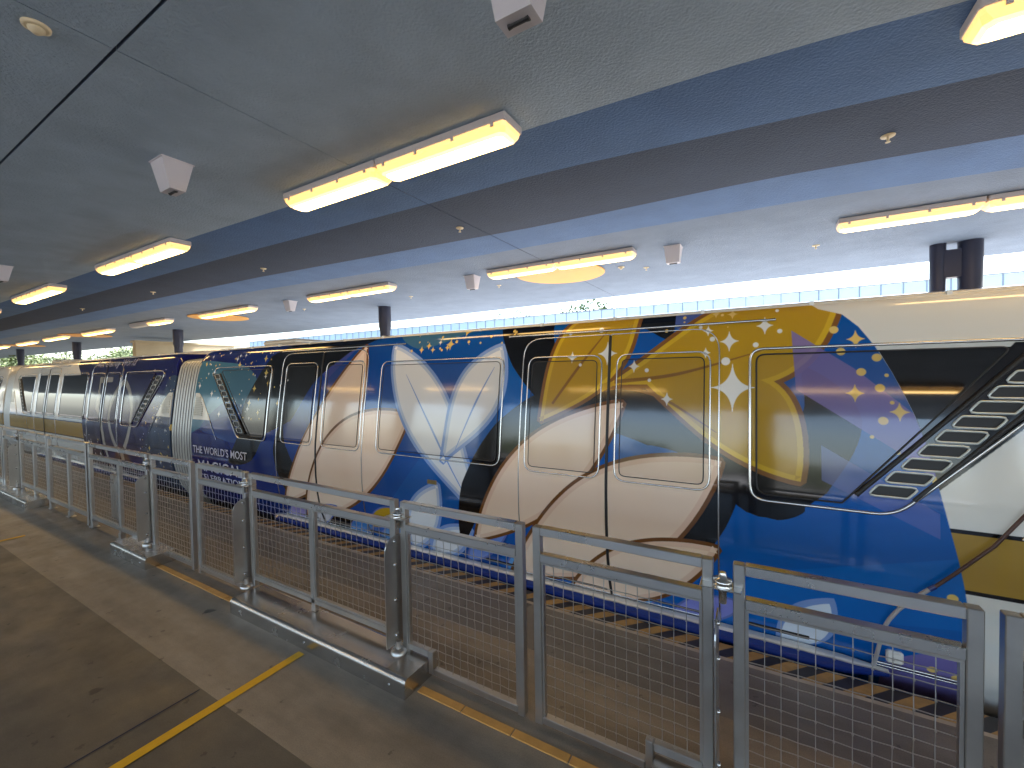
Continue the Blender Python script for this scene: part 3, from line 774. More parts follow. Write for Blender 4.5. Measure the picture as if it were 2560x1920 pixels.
def wrap_mat(name, im, film=0.0, rough=0.10):
    m = bpy.data.materials.new(name); m.use_nodes = True
    nt = m.node_tree; p = nt.nodes["Principled BSDF"]
    tx = nt.nodes.new("ShaderNodeTexImage"); tx.image = im; tx.extension = 'EXTEND'
    uv = nt.nodes.new("ShaderNodeUVMap"); uv.uv_map = 'UVMap'; nt.links.new(uv.outputs[0], tx.inputs[0])
    col = tx.outputs[0]
    if film > 0:      # perforated window vinyl: dark holes between the printed dots
        mx = nt.nodes.new("ShaderNodeMix"); mx.data_type='RGBA'; mx.inputs[0].default_value = film
        mx.inputs[7].default_value = (0.055,0.052,0.045,1); nt.links.new(col, mx.inputs[6]); col = mx.outputs[2]
    nt.links.new(col, p.inputs["Base Color"])
    p.inputs["Roughness"].default_value = rough; p.inputs["Specular IOR Level"].default_value = 0.5
    p.inputs["Coat Weight"].default_value = 0.25; p.inputs["Coat Roughness"].default_value = 0.04
    g = nt.nodes.new("ShaderNodeNewGeometry"); n = nt.nodes.new("ShaderNodeTexNoise"); n.inputs["Scale"].default_value = 2.2; n.inputs["Detail"].default_value = 2
    nt.links.new(g.outputs["Position"], n.inputs["Vector"])
    b = nt.nodes.new("ShaderNodeBump"); b.inputs["Strength"].default_value = 0.10; b.inputs["Distance"].default_value = 0.02
    nt.links.new(n.outputs[0], b.inputs["Height"]); nt.links.new(b.outputs[0], p.inputs["Normal"])
    return m
ims = {'main': paint_main(), 'second': paint_second(), 'plain': paint_plain()}
WM = {k: wrap_mat('vinyl_'+k, im) for k, im in ims.items()}
WF = {k: wrap_mat('window_film_'+k, ims[k], 0.24, 0.08) for k in ('main','second')}

BX = -2.71                      # local origin of the master car along the track
def set_uv(o, x0, x1, off):
    """UV from position along the car and height (print coordinates)"""
    me = o.data; uv = me.uv_layers.new(name='UVMap')
    n = len(me.vertices); co = np.empty(n*3, np.float32); me.vertices.foreach_get('co', co); co = co.reshape(-1,3)
    li = np.empty(len(me.loops), np.int32); me.loops.foreach_get('vertex_index', li)
    u = (co[:,0]+BX+off-x0)/(x1-x0); v = co[:,2]/2.3
    uv.data.foreach_set('uv', np.stack([u[li], v[li]],1).astype(np.float32).ravel())

def rpoly(P, R, n=6):
    """polygon with rounded corners: P corners, R radii"""
    out = []; N = len(P)
    for i in range(N):
        a, b, c = (Vector(P[i-1]+(0,)), Vector(P[i]+(0,)), Vector(P[(i+1)%N]+(0,)))
        d1, d2 = (a-b), (c-b); l1, l2 = d1.length, d2.length; d1.normalize(); d2.normalize()
        ang = d1.angle(d2); r = R[i] if isinstance(R,(list,tuple)) else R
        t = min(r/math.tan(ang/2), l1*.48, l2*.48)
        p, q = b+d1*t, b+d2*t
        for k in range(n+1):
            s = k/n; out.append(tuple(((1-s)**2*p+2*s*(1-s)*b+s*s*q)[:2]))
    return out
def shrink(P, d):
    return [tuple(p) for p in grow(np.array(P), -d)]
def span(P, z):
    xs = []
    for i in range(len(P)):
        (ax,az),(bx,bz) = P[i-1],P[i]
        if (az-z)*(bz-z) <= 0 and az != bz: xs.append(ax+(bx-ax)*(z-az)/(bz-az))
        elif az == bz == z: xs += [ax,bx]
    return (min(xs), max(xs)) if xs else None
def sheet(mb, P, eps, dz=0.03, back=0.004, mi=0):
    """a panel following the body side: outline P (x,z), standing eps proud, with a rim"""
    z0, z1 = min(p[1] for p in P), max(p[1] for p in P)
    zs = sorted(set([z0+1e-4, z1-1e-4] + [z0+(z1-z0)*i/max(2,int((z1-z0)/dz)) for i in range(1,max(2,int((z1-z0)/dz)))] + [p[1] for p in P if z0+2e-3 < p[1] < z1-2e-3]))
    zz = [zs[0]]
    for z in zs[1:]:
        if z-zz[-1] > 1.5e-3: zz.append(z)
    fr, bk = [], []
    for z in zz:
        a, b = span(P, z); n = nrm(z); y = Yp(z)
        for x in (a, b):
            fr.append((x-BX, y+n.y*eps, z+n.z*eps)); bk.append((x-BX, y+back, z))
    N = len(zz)
    mb.add(fr, [(2*i,2*i+1,2*i+3,2*i+2) for i in range(N-1)], mi, True)
    rim = [(2*i) for i in range(N)] + [2*i+1 for i in range(N-1,-1,-1)]
    L = len(rim)
    mb.add([fr[i] for i in rim]+[bk[i] for i in rim], [(j,(j+1)%L,L+(j+1)%L,L+j) for j in range(L)], mi)
def bead(mb, P, r, eps=0.004, n=6, closed=True, mi=0):
    # resample long edges so that the bead follows the curved side
    Q = []
    N = len(P)
    for i in range(N if closed else N-1):
        a, b = P[i], P[(i+1)%N]; L = math.hypot(b[0]-a[0], b[1]-a[1]); k = max(1, int(abs(b[1]-a[1])/0.06), int(L/0.8))
        for j in range(k): Q.append((a[0]+(b[0]-a[0])*j/k, a[1]+(b[1]-a[1])*j/k))
    if not closed: Q.append(P[-1])
    pts = []
    for (x,z) in Q:
        nn = nrm(z); pts.append((x-BX, Yp(z)+nn.y*eps, z+nn.z*eps))
    mb.tube(pts, r, n, mi, closed)

def body_ring(s=1.0, inset=0.0):
    """closed cross-section; s squeezes the part above 1.6 m"""
    pts = []
    zs = [-0.35,-0.05,.04,.1,.2,.3,.4,.5,.65,.8,.88,1.0,1.1,1.2,1.3,1.4,1.5,1.6,1.7,1.8,1.88,1.95,2.0,2.04,2.08,2.1,2.12,2.135,2.145,2.155,2.16]
    for z in zs:
        y = 3.35 if z < -0.2 else Yp(z)
        zz = z if z < 1.6 else 1.6+(z-1.6)*s
        pts.append((y+inset, zz-(inset if z > 2 else 0)))
    top = [(3.45,2.185),(3.75,2.22),(4.1,2.235)]
    for (y,z) in top: pts.append((y, 1.6+(z-1.6)*s-inset))
    full = pts + [(2*YC-y, z) for (y,z) in pts[::-1]]
    return full

def make_car(art, off, label, main=False):
    x0, x1 = {'main':(-7.2,1.86),'second':(-16.82,-7.76),'plain':(-1e4,1e4)}[art]
    off_art = off
    t = thing('monorail_car', label, 'monorail car', (BX+off, 0, 0), 'cars of the monorail train')
    wm = WM[art]; panes = WF.get(art)
    XL, XR = -7.15, 1.80
    # body shell
    mb = MB(); rings = []
    xs = [XL, XL+0.02, XL+0.07, XL+0.15, XL+0.28] + [XL+0.28+(XR-XL-0.56)*i/14 for i in range(1,14)] + [XR-0.28, XR-0.15, XR-0.07, XR-0.02, XR]
    vs = []; n = None
    for x in xs:
        e = min(x-XL, XR-x); k = min(1.0, e/0.28); s = 0.80+0.20*math.sqrt(max(0,1-(1-k)**2))
        ring = body_ring(s); n = len(ring)
        vs += [(x-BX, y, z) for (y,z) in ring]
    fs = []
    for i in range(len(xs)-1):
        for j in range(n):
            l = (j+1)%n
            fs.append((i*n+j, (i+1)*n+j, (i+1)*n+l, i*n+l))
    mb.add(vs, fs, 0, True)
    mb.add(vs[:n], [tuple(range(n))], 0); mb.add(vs[-n:], [tuple(range(n))[::-1]], 0)
    body = mb.build('body', wm, t); set_uv(body, x0, x1, off)
    # roof edge rail and drip rails
    mb = MB(); mb.tube([(XL+0.4-BX,3.256,2.140),(-2.7-BX,3.256,2.140),(XR-0.4-BX,3.256,2.140)], 0.016, 8)
    for q in np.arange(XL+0.6, XR-0.6, 0.62): mb.box((q-BX-0.012,3.234,2.128),(q-BX+0.012,3.27,2.160))
    mb.build('roof_rail', M['cream'], t)
    for (a,b) in ((-5.12,-3.05),(-1.86,0.08)):
        mb = MB(); bead(mb, [(a,2.052),(b,2.052)], 0.009, 0.006, 6, False); mb.build('drip_rail', M['chrome'], t)
    mb = MB(); mb.box((-6.35-BX,3.62,2.20),(-5.55-BX,4.4,2.275),0,0.03); mb.build('roof_hatch', M['cream'], t)
    def window(P, parent, rP=0.006, inset=0.036, dark=None):
        fr = MB(); bead(fr, P, 0.0065, 0.005); f = fr.build('window_frame', M['chrome'], parent)
        Q = shrink(P, inset)
        pm = MB(); sheet(pm, Q, 0.008)
        o = pm.build('window_pane', dark or panes or M['dark_glass'], parent)
        if (dark or panes) is panes and panes: set_uv(o, x0, x1, off)
        gm = MB(); bead(gm, Q, 0.0035, 0.008); gm.build('window_gasket', M['black'], parent)
    plain_zone = art == 'second'
    def wdark(xc):           # windows of the unwrapped half keep bare glass
        if art == 'plain': return M['dark_glass']
        if art == 'second' and xc < -2.0: return M['dark_glass']
        return None
    # fixed windows
    w = thing_part(t, 'window')
    window(rpoly([(-3.345,1.882),(-1.885,1.882),(-1.885,0.972),(-3.345,0.972)], 0.09), w, dark=wdark(-2.6))
    # slanted end windows with louvres
    for side in ('left','right'):
        w = thing_part(t, 'window')
        if side == 'left':
            P = rpoly([(-6.74,1.885),(-5.27,1.885),(-5.275,0.958),(-5.90,0.958)], [0.10,0.07,0.07,0.13])
            Q = rpoly([(-6.47,1.845),(-5.31,1.845),(-5.312,0.998),(-5.60,0.998)], [0.03,0.05,0.05,0.03])
            Ls = [(-6.60,1.80),(-5.83,1.02)]; wl, wr = 0.075, 0.10
        else:
            P = rpoly([(-0.062,1.872),(1.50,1.872),(0.62,0.946),(-0.062,0.946)], [0.08,0.10,0.22,0.09])
            Q = rpoly([(-0.026,1.836),(1.085,1.836),(0.392,0.984),(-0.026,0.984)], [0.05,0.02,0.02,0.06])
            Ls = [(1.265,1.80),(0.585,1.035)]; wl, wr = 0.13, 0.11
        fr = MB(); bead(fr, P, 0.0095, 0.006, 8); fr.build('window_frame', M['chrome'], w)
        pm = MB(); 
        if side == 'right' and art == 'main':
            bz = [0.9,1.15,1.39,1.48,1.59,1.724,1.9]; bx = [.838,.79,.738,.712,.673,.62,.54]
            sheet(pm, Q, 0.008); o = pm.build('window_pane', WF['main'], w); set_uv(o, x0, x1, off)
            # bare dark glass to the right of the vinyl edge
            R_ = [(float(np.interp(z,bz,bx)), z) for z in np.linspace(1.836,1.40,12)]
            R_ = R_ + [(0.392+(z-0.984)*0.8134-0.004, z) for z in np.linspace(1.445,1.836,6)]
            dm_ = MB(); sheet(dm_, R_, 0.0105, back=0.0); dm_.build('bare_glass', M['dark_glass'], w)
        else:
            sheet(pm, Q, 0.008)
            d = wdark(-6 if side == 'left' else 0)
            o = pm.build('window_pane', d or panes, w)
            if d is None: set_uv(o, x0, x1, off)
        gm = MB(); bead(gm, Q, 0.005, 0.009); gm.build('window_gasket', M['black'], w)
        # louvre strip with real openings
        louv(t, art, off, x0, x1, side, Ls, wl, wr)
    # doors: two leaves in each doorway
    for (xa, xm, xb, wins) in ((-5.055,-4.297,-3.552,((-4.965,-4.375),(-4.215,-3.592))), (-1.702,-0.973,-0.237,((-1.650,-1.030),(-0.915,-0.290)))):
        for k, (a,b) in enumerate(((xa,xm-0.006),(xm+0.006,xb))):
            d = thing_part(t, 'door')
            pm = MB(); P = rpoly([(a,2.022),(b,2.022),(b,0.075),(a,0.075)], [0.16 if k == 0 else 0.01, 0.16 if k == 1 else 0.01, 0.01, 0.01])
            sheet(pm, P, 0.004); o = pm.build('door_leaf', wm, d); set_uv(o, x0, x1, off)
            fr = MB()
            side_line = [q for q in P]
            bead(fr, P, 0.0055, 0.003); fr.build('door_edge_trim', M['chrome'], d)
            wa, wb = wins[k]
            window(rpoly([(wa,1.90 if xa < -3 else 1.868),(wb,1.90 if xa < -3 else 1.868),(wb,0.965),(wa,0.965)], 0.085), d, dark=wdark(a))
        sm = MB(); bead(sm, [(xm,2.01),(xm,0.08)], 0.011, 0.004, 6, False); sm.build('door_seal', M['black'], t)
    # body seam lines
    for xx in (-5.20, 0.35):
        pass
    # end vents beside the bellows
    for side in (-1, 1):
        def fx(x): return x if side < 0 else (XL+XR)-x
        P = [(fx(-7.12),1.53),(fx(-7.02),1.53),(fx(-6.90),1.45),(fx(-6.64),1.155),(fx(-7.12),1.155)]
        if side > 0: P = P[::-1]
        v = MB(); sheet(v, P, 0.006); vent = v.build('end_vent', M['cream'], t)
        for i in range(11):
            z = 1.215+i*0.025
            xr = -6.90-(z-1.45)*(0.26/0.295) if z < 1.45 else -6.9
            g = MB(); a_, b_ = sorted((fx(-7.09), fx(min(xr,-6.8)-0.06)))
            g.box((a_-BX, Yp(z)-0.018, z),(b_-BX, Yp(z)-0.004, z+0.012)); g.build('vent_slat', M['hatch'], vent)
        ln = MB(); bead(ln, [(fx(-6.64),1.15),(fx(-6.44),0.90)], 0.005, 0.004, 6, False); ln.build('trim_line', M['chrome'], t)
    # sill, rub rail, lower slots
    sl = MB()
    pts = [(-5.25,.0),(-5.1,.0),(-2.7,.0),(0.25,.0),(0.55,.0)]
    prof = [(3.115,0.062),(3.07,0.060),(3.045,0.052),(3.022,0.030),(3.020,0.005),(3.03,-0.015),(3.06,-0.03),(3.12,-0.04)]
    vs = []; rowx = [(-5.30,0.15),(-5.22,0.7),(-5.1,1.0),(-4,1),(-3,1),(-2,1),(-1,1),(0.2,1),(0.42,.85),(0.62,0.35)]
    for (x,k) in rowx:
        for (y,z) in prof: vs.append((x-BX, 3.115+(y-3.115)*k, 0.02+(z-0.02)*k))
    n = len(prof)
    for j in range(n-1):
        sl.add([vs[i*n+q] for i in range(len(rowx)) for q in (j,j+1)], [(2*i,2*i+1,2*i+3,2*i+2) for i in range(len(rowx)-1)], 0 if j < 2 else 1, True)
    sl.build('rub_rail', [M['white_body'], M['rail_blue'] if art != 'plain' else M['white_body']], t)
    for a in (-4.6,-3.4,-1.9,-1.2,-0.5,0.05):
        g = MB(); zc_ = 0.115; g.box((a-0.2-BX, Yp(zc_)-0.006, zc_-0.012),(a+0.2-BX, Yp(zc_)+0.01, zc_+0.012),0,0.004); g.build('step_slot', M['black'], t)
    # bellows at the left end
    bl = MB(); ring = body_ring(0.80, 0.012); n = len(ring); ribs = 8; L_ = 0.655; pr = []
    for i in range(ribs):
        q = L_/ribs
        for (f, k, m_) in ((0.0,0.045,1),(0.16,0.006,0),(0.30,-0.004,0),(0.62,-0.004,0),(0.78,0.006,0),(0.92,0.045,1)):
            pr.append((XL-0.003-q*(i+f), k, m_))
    vs = []
    for (x, k, m_) in pr:
        for (y,z) in ring:
            d = Vector((y-YC, z-1.0)); d /= (d.length or 1)
            vs.append((x-BX, y-d.x*k, z-d.y*k))
    for mi in (0, 1):
        fs = []
        for i in range(len(pr)-1):
            if (1 if pr[i][2] == 1 or pr[i+1][2] == 1 else 0) != mi: continue
            for j in range(n):
                l = (j+1)%n; fs.append((i*n+j, i*n+l, (i+1)*n+l, (i+1)*n+j))
        bl.add(vs, fs, mi, mi == 0)
    bl.build('bellows', [M['accordion'], M['bellow_fold_shade']], t)
    return t

def thing_part(parent, name):
    return link(name, None, parent, (0,0,0))

def louv(t, art, off, x0, x1, side, Ls, wl, wr):
    """slanted strip of ten openings"""
    (ax,az),(bx,bz) = Ls
    ax, bx = ax, bx
    N = 10
    d = Vector((bx-ax, bz-az)); 
    st, wl_black = MB(), None
    mb = MB(); bk = MB(); rim = MB()
    for i in range(N):
        f0, f1 = i/N, (i+1)/N
        c = [(ax+d.x*f0-wl, az+d.y*f0), (ax+d.x*f0+wr, az+d.y*f0), (ax+d.x*f1+wr, az+d.y*f1), (ax+d.x*f1-wl, az+d.y*f1)]
        g0, g1 = f0+0.11/N, f1-0.11/N
        ml, mr = wl*0.72, wr*0.72
        hq = [(ax+d.x*g0-ml, az+d.y*g0), (ax+d.x*g0+mr, az+d.y*g0), (ax+d.x*g1+mr, az+d.y*g1), (ax+d.x*g1-ml, az+d.y*g1)]
        H = rpoly(hq, 0.018, 3); n = len(H)
        # outer points matched to the hole points
        O = []
        for k in range(4):
            O += [c[k]]*4
        def P3(p, e): 
            z = p[1]; nn = nrm(z); return (p[0]-BX, Yp(z)+nn.y*e, z+nn.z*e)
        e = 0.013
        A_ = [P3(p, e) for p in O]; B_ = [P3(p, e) for p in H]; R_ = [P3(p, e+0.006) for p in shrink(H,-0.006)]; C_ = [P3(p, -0.03) for p in H]
        fs = []
        for k in range(n):
            l = (k+1)%n
            if O[k] == O[l]: fs.append((k, n+l, n+k))
            else: fs.append((k, l, n+l, n+k))
        mb.add(A_+B_, [f[::-1] if side else f for f in fs], 0)
        rim.tube(B_, 0.0065 if (side == 'right' and art == 'main') else 0.004, 5, 0, True)
        bk.add(B_+[P3(p, 0.0055) for p in H], [(k,(k+1)%n,n+(k+1)%n,n+k) for k in range(n)], 0)
        bk.add([P3(p, 0.0055) for p in H], [tuple(range(n))], 0)
    # outer skirt of the strip
    m = WM[art]
    o = mb.build('louvre_strip', m, t); set_uv(o, x0, x1, off)
    b = bk.build('louvre_opening', M['black'], o)
    r_ = rim.build('louvre_rim', M['louv_rim'], o)
    e1 = MB()
    for s, wd in ((-1, wl), (1, wr)):
        P = [(ax+s*wd, az), (bx+s*wd, bz)]
        bead(e1, P, 0.013, 0.008, 6, False)
    e1.build('louvre_border', M['black'], o)
M['louv_rim'] = mat('louvre_rim_pale', (0.55,0.60,0.60), 0.25, 0.3)

car = make_car('main', 0.0, 'blue wrapped monorail car with gold, peach and white petals along its side')
car2 = make_car('second', -9.62, 'dark purple wrapped monorail car with a pale 50 emblem, white at its far end')
car3 = make_car('plain', -19.24, 'white monorail car with ochre stripe at far left')
dup(car3, (BX+9.62,0,0), 'white monorail car past the right edge of the photo')

# lettering on the print
def lettering(name, s, x, z, size, parent, off, m, shear=0.0, width=None, tilt=0.0, bold=0.0):
    cu = bpy.data.curves.new('font_curve', 'FONT'); cu.body = s; cu.size = size; cu.shear = shear; cu.resolution_u = 3; cu.offset = bold
    tmp = bpy.data.objects.new('font_tmp', cu); COL.objects.link(tmp)
    dg = bpy.context.evaluated_depsgraph_get(); dg.update()
    me = bpy.data.meshes.new_from_object(tmp.evaluated_get(dg))
    bpy.data.objects.remove(tmp)
    xs = [v.co.x for v in me.vertices]; w = max(xs)-min(xs); k = (width/w) if width else 1.0; m0 = min(xs)
    for v in me.vertices:
        xx = x+(v.co.x-m0)*k; zz = z+v.co.y+(xx-x)*tilt
        nn = nrm(zz); v.co = (xx-BX-off, Yp(zz)+nn.y*0.010, zz+nn.z*0.010)
    me.materials.append(m); me.name = name
    return link(name, me, parent)
lettering('lettering', "THE WORLD'S MOST", -7.08, 0.685, 0.145, car, 0.0, M['letter'], width=1.40, bold=0.002)
lettering('lettering', "MAGICAL", -6.96, 0.44, 0.215, car, 0.0, M['letter'], width=1.14, bold=0.003)
lettering('lettering', "CELEBRATION", -6.98, 0.30, 0.13, car, 0.0, M['letter'], width=1.16, bold=0.002)
lettering('lettering', "Walt Disney World", -11.22, 1.985, 0.17, car2, -9.62, M['letter2'], shear=0.25, width=1.86)
# latch plate, hose and small plate on the main car
mb = MB(); mb.box((-2.67-BX, Yp(.757)-0.008,.738),(-2.56-BX, Yp(.757)+0.004,.776),0,0.004); mb.build('latch_plate', M['latch'], car)
mb = MB(); mb.box((0.60-BX, Yp(.135)-0.03,.10),(0.675-BX, Yp(.135)+0.005,.172),0,0.01); mb.build('socket_plate', M['white_body'], car)
hs = thing('hose', 'grey and brown hose bending down the side of the train at right', 'hose', (0.6,3.0,0.0))
def hp(P): return [(x-0.6, Yp(max(z,0.0))-0.03-3.0, z) for (x,z) in P]
mb = MB(); mb.tube(hp([(1.45,1.45),(1.25,1.22),(1.096,1.035),(.986,.862),(.844,.69),(.775,.61)]), 0.0085, 8); mb.build('brown_end', M['hose_d'], hs)
mb = MB(); mb.tube(hp([(.775,.61),(.752,.588)]), 0.012, 10); mb.build('collar', M['rail_blue'], hs)
mb = MB(); mb.tube(hp([tuple(p) for p in spline([(.755,.592),(.693,.523),(.631,.438),(.585,.337),(.566,.213),(.556,.10),(.549,0.0),(.545,-.10)], 5, False)]), 0.010, 8); mb.build('grey_end', M['hose'], hs)
mb = MB(); bead(mb, [(0.555,0.075),(0.95,0.075)], 0.007, 0.012, 6, False); bead(mb, [(0.555,0.052),(0.95,0.052)], 0.006, 0.012, 6, False); mb.build('lower_trim', M['chrome'], car)

# ------------------------------------------------------------------ fence: panels, gates, plinths
FY = 1.83; TH = 0.04
def mesh_infill(x0, x1, z0, z1, notch=None, pitch=0.0508):
    """crimped welded wire mesh joined into one part"""
    mb = MB(); yc = FY+TH/2; r = 0.0019
    nx = int(round((x1-x0)/pitch)); nz = int(round((z1-z0)/pitch)); px = (x1-x0)/nx; pz = (z1-z0)/nz
    for i in range(1,nx):
        x = x0+i*px; zb = z0
        if notch and notch[0] <= x <= notch[1]: zb = notch[2]
        pts = []; k = 0; z = zb
        zz = [zb]+[z0+j*pz for j in range(nz+1) if z0+j*pz > zb+0.003]
        for j, z in enumerate(zz): pts.append((x, yc+(0.0019 if (i+j)%2 else -0.0019), z))
        mb.tube(pts, r, 4, cap=False)
    for j in range(1,nz):
        z = z0+j*pz
        xa, xb = x0, x1
        if notch and z < notch[2]:
            if notch[0] <= x0+0.01: xa = notch[1]
            else: xb = notch[0]
        xx = [xa]+[x0+i*px for i in range(nx+1) if xa+0.003 < x0+i*px < xb-0.003]+[xb]
        mb.tube([(x, yc+(-0.0019 if (i+j)%2 else 0.0019), z) for i, x in enumerate(xx)], r, 4, cap=False)
        for i in range(1,nx):
            x = x0+i*px
            if xa < x < xb and (i+j) % 2 == 0: mb.box((x-0.0032,yc-0.0062,z-0.0032),(x+0.0032,yc-0.003,z+0.0032))
    return mb
FG = 'stainless mesh fence panels along the platform'; GG = 'stainless mesh gates along the platform'
def shift(mb, cx):
    mb.v = [(x-cx, y-FY, z) for (x,y,z) in mb.v]; return mb
def frame_panel(name, label, cat, group, xl, xr, mids=(), zb=0.02, bottom=0.06, top=1.0, notch=None, mesh=True, feet=()):
    """xl..xr outer edges; stiles go down to zb"""
    cx = (xl+xr)/2
    t = thing(name, label, cat, (cx,FY,0), group)
    P = lambda n, m, mb: shift(mb, cx).build(n, m, t)
    for x in (xl, xr-TH):
        low = zb
        if notch and notch[0]-0.01 <= x <= notch[1]: low = notch[2]-0.03
        mb = MB(); mb.box((x,FY,low),(x+TH,FY+TH,top-0.001),0,0.003); P('stile', M['galv'], mb)
    mb = MB(); mb.box((xl+TH+.001,FY-0.001,top-0.04),(xr-TH-.001,FY+TH+0.001,top),0,0.003); P('top_rail', M['steel'], mb)
    mb = MB(); mb.box((xl+TH+.001,FY-0.001,top-0.17),(xr-TH-.001,FY+TH+0.001,top-0.13),0,0.003); P('second_rail', M['steel'], mb)
    segs = []
    if notch:
        a, b, nz = notch
        if a <= xl+0.05: segs = [((xl+TH,FY,nz),(b,FY+TH,nz+0.035)), ((b,FY,bottom),(b+0.035,FY+TH,nz+0.035)), ((b+0.0355,FY,bottom),(xr-TH,FY+TH,bottom+0.035))]
        else: segs = [((a,FY,nz),(xr-TH,FY+TH,nz+0.035)), ((a-0.035,FY,bottom),(a,FY+TH,nz+0.035)), ((xl+TH,FY,bottom),(a-0.0355,FY+TH,bottom+0.035))]
    else: segs = [((xl+TH,FY,bottom),(xr-TH,FY+TH,bottom+0.035))]
    for a, b in segs:
        mb = MB(); mb.box((a[0]+.001,a[1]+.001,a[2]),(b[0]-.001,b[1]-.001,b[2]),0,0.003); P('bottom_rail', M['galv'], mb)
    edges = [xl+TH] + [m for m in mids] + [xr-TH]
    for m in mids:
        mb = MB(); mb.box((m-TH/2,FY+0.001,zb),(m+TH/2,FY+TH-0.001,top-0.171),0,0.003); P('middle_post', M['galv'], mb)
    for i in range(len(edges)-1):
        a = edges[i]+(TH/2 if i > 0 else 0); b = edges[i+1]-(TH/2 if i < len(edges)-2 else 0)
        nt = None
        if notch: nt = (notch[0]-0.036, notch[1]+0.036, notch[2]+0.035)
        # flat bar frame round the wire
        fb = MB(); q = 0.012
        fb.box((a+.001,FY+0.008,bottom+0.036),(a+q,FY+TH-0.008,top-0.171)) ; fb.box((b-q,FY+0.008,bottom+0.036),(b-.001,FY+TH-0.008,top-0.171))
        fb.box((a+q,FY+0.008,top-0.171-q),(b-q,FY+TH-0.008,top-0.172))
        if not nt:
            fb.box((a+q,FY+0.008,bottom+0.036),(b-q,FY+TH-0.008,bottom+0.036+q))
        P('mesh_frame', M['galv'], fb)
        wm_ = mesh_infill(a+0.012, b-0.012, bottom+0.04, top-0.18, nt)
        o = P('wire_mesh', M['wire'], wm_); o['kind'] = 'stuff'
    for x in feet:
        mb = MB(); mb.box((x-0.045,FY-0.02,0.001),(x+0.045,FY+TH+0.02,0.012),0,0.003); mb.box((x-0.026,FY-0.006,0.012),(x+0.026,FY+TH+0.006,0.075),0,0.004); P('foot', M['galv'], mb)
    return t
def stop_plate(t, x, zb, z1=0.80):
    """flat plate standing square to the fence beside a post, with a rounded upper corner and bolts"""
    cx = t.location.x
    P = [(FY-0.105,zb),(FY+0.03,zb),(FY+0.03,z1),(FY-0.02,z1)]
    for k in range(7):
        w = math.pi/2*k/6; P.append((FY-0.02-0.085*math.sin(w), z1-0.085+0.085*math.cos(w)))
    n = len(P); mb = MB(); th = 0.006
    mb.add([(x-th/2,y,z) for (y,z) in P]+[(x+th/2,y,z) for (y,z) in P], [tuple(range(n)), tuple(range(2*n-1,n-1,-1))]+[(i,n+i,n+(i+1)%n,(i+1)%n) for i in range(n)], 0)
    o = shift(mb, cx).build('stop_plate', M['galv'], t)
    for z in (zb+0.05, zb+0.26, zb+0.47, z1-0.03):
        mb = MB(); mb.lathe([(0.010,-0.004),(0.010,0.0065),(0.006,0.009)], n=10); 
        vs = [(v[2]+x+th/2-cx, v[0]-0.03, v[1]+z) for v in mb.v]; mb.v = vs
        mb.build('bolt', M['chrome'], o)
    # pivot: rod, foot cup, top pin and bracket
    mb = MB(); mb.lathe([(0.016,zb-0.06),(0.016,zb+0.02)], c=(x+0.02,FY-0.03,0), n=14); shift(mb,cx).build('pivot_rod', M['galv'], t)
    mb = MB(); mb.lathe([(0.046,0.0),(0.046,0.012),(0.034,0.024),(0.018,0.028)], c=(x+0.02,FY-0.03,0.109 if zb > 0.1 else 0.001), n=22); shift(mb,cx).build('pivot_cup', M['galv'], t)
    pn = MB(); pn.lathe([(0.014,0.845),(0.014,0.900),(0.030,0.901),(0.034,0.913),(0.020,0.916),(0.034,0.923),(0.034,0.938),(0.016,0.943),(0.012,0.965)], c=(x+0.02,FY-0.012,0), n=16)
    shift(pn,cx).build('hinge_pin', M['chrome'], t)
    br = MB(); br.box((x-0.06,FY-0.045,0.905),(x+0.085,FY+0.035,0.911),0,0.002); shift(br,cx).build('hinge_bracket', M['steel'], t)

f0 = frame_panel('fence_panel', 'nearest steel mesh panel at right, in front of the white hose', 'fence panel', FG, -0.095, 0.590, (), 0.11, 0.13)
g2 = frame_panel('gate', 'near steel mesh gate with a notched lower right corner', 'gate', GG, -0.966, -0.165, (), 0.022, 0.03, notch=(-0.40,-0.165,0.125))
stop_plate(g2, -0.150, 0.16)
g3 = frame_panel('gate', 'steel mesh gate with a notched lower left corner beside the large plinth', 'gate', GG, -1.850, -1.024, (), 0.022, 0.03, notch=(-1.850,-1.655,0.125))
stop_plate(g3, -1.872, 0.16)
f1 = frame_panel('fence_panel', 'double mesh panel with a middle post on the large steel plinth', 'fence panel', FG, -3.465, -1.893, (-2.70,), 0.111, 0.165)
g4 = frame_panel('gate', 'steel mesh gate left of the large plinth, below the white lettering', 'gate', GG, -4.314, -3.520, (), 0.022, 0.05)
stop_plate(g4, -3.500, 0.16)
g5 = frame_panel('gate', 'steel mesh gate in front of the grey bellows', 'gate', GG, -5.235, -4.400, (), 0.022, 0.05)
stop_plate(g5, -5.262, 0.16)
f2 = frame_panel('fence_panel', 'double mesh panel half on the second plinth, left of the bellows gate', 'fence panel', FG, -6.915, -5.300, (-6.04,), 0.0, 0.10, feet=(-6.85,-6.04))
f3 = frame_panel('fence_panel', 'double mesh panel on small feet in front of the ochre striped car', 'fence panel', FG, -8.44, -6.975, (-7.65,), 0.0, 0.10, feet=(-8.37,-7.65))
f4 = frame_panel('fence_panel', 'small distant mesh panel left of the panel on small feet', 'fence panel', FG, -9.78, -8.47, (-9.1,), 0.111, 0.165)
stop_plate(f4, -9.82, 0.16)
f5 = frame_panel('gate', 'farthest visible mesh gate at the left edge of the photo', 'gate', GG, -10.75, -9.86, (), 0.022, 0.05)
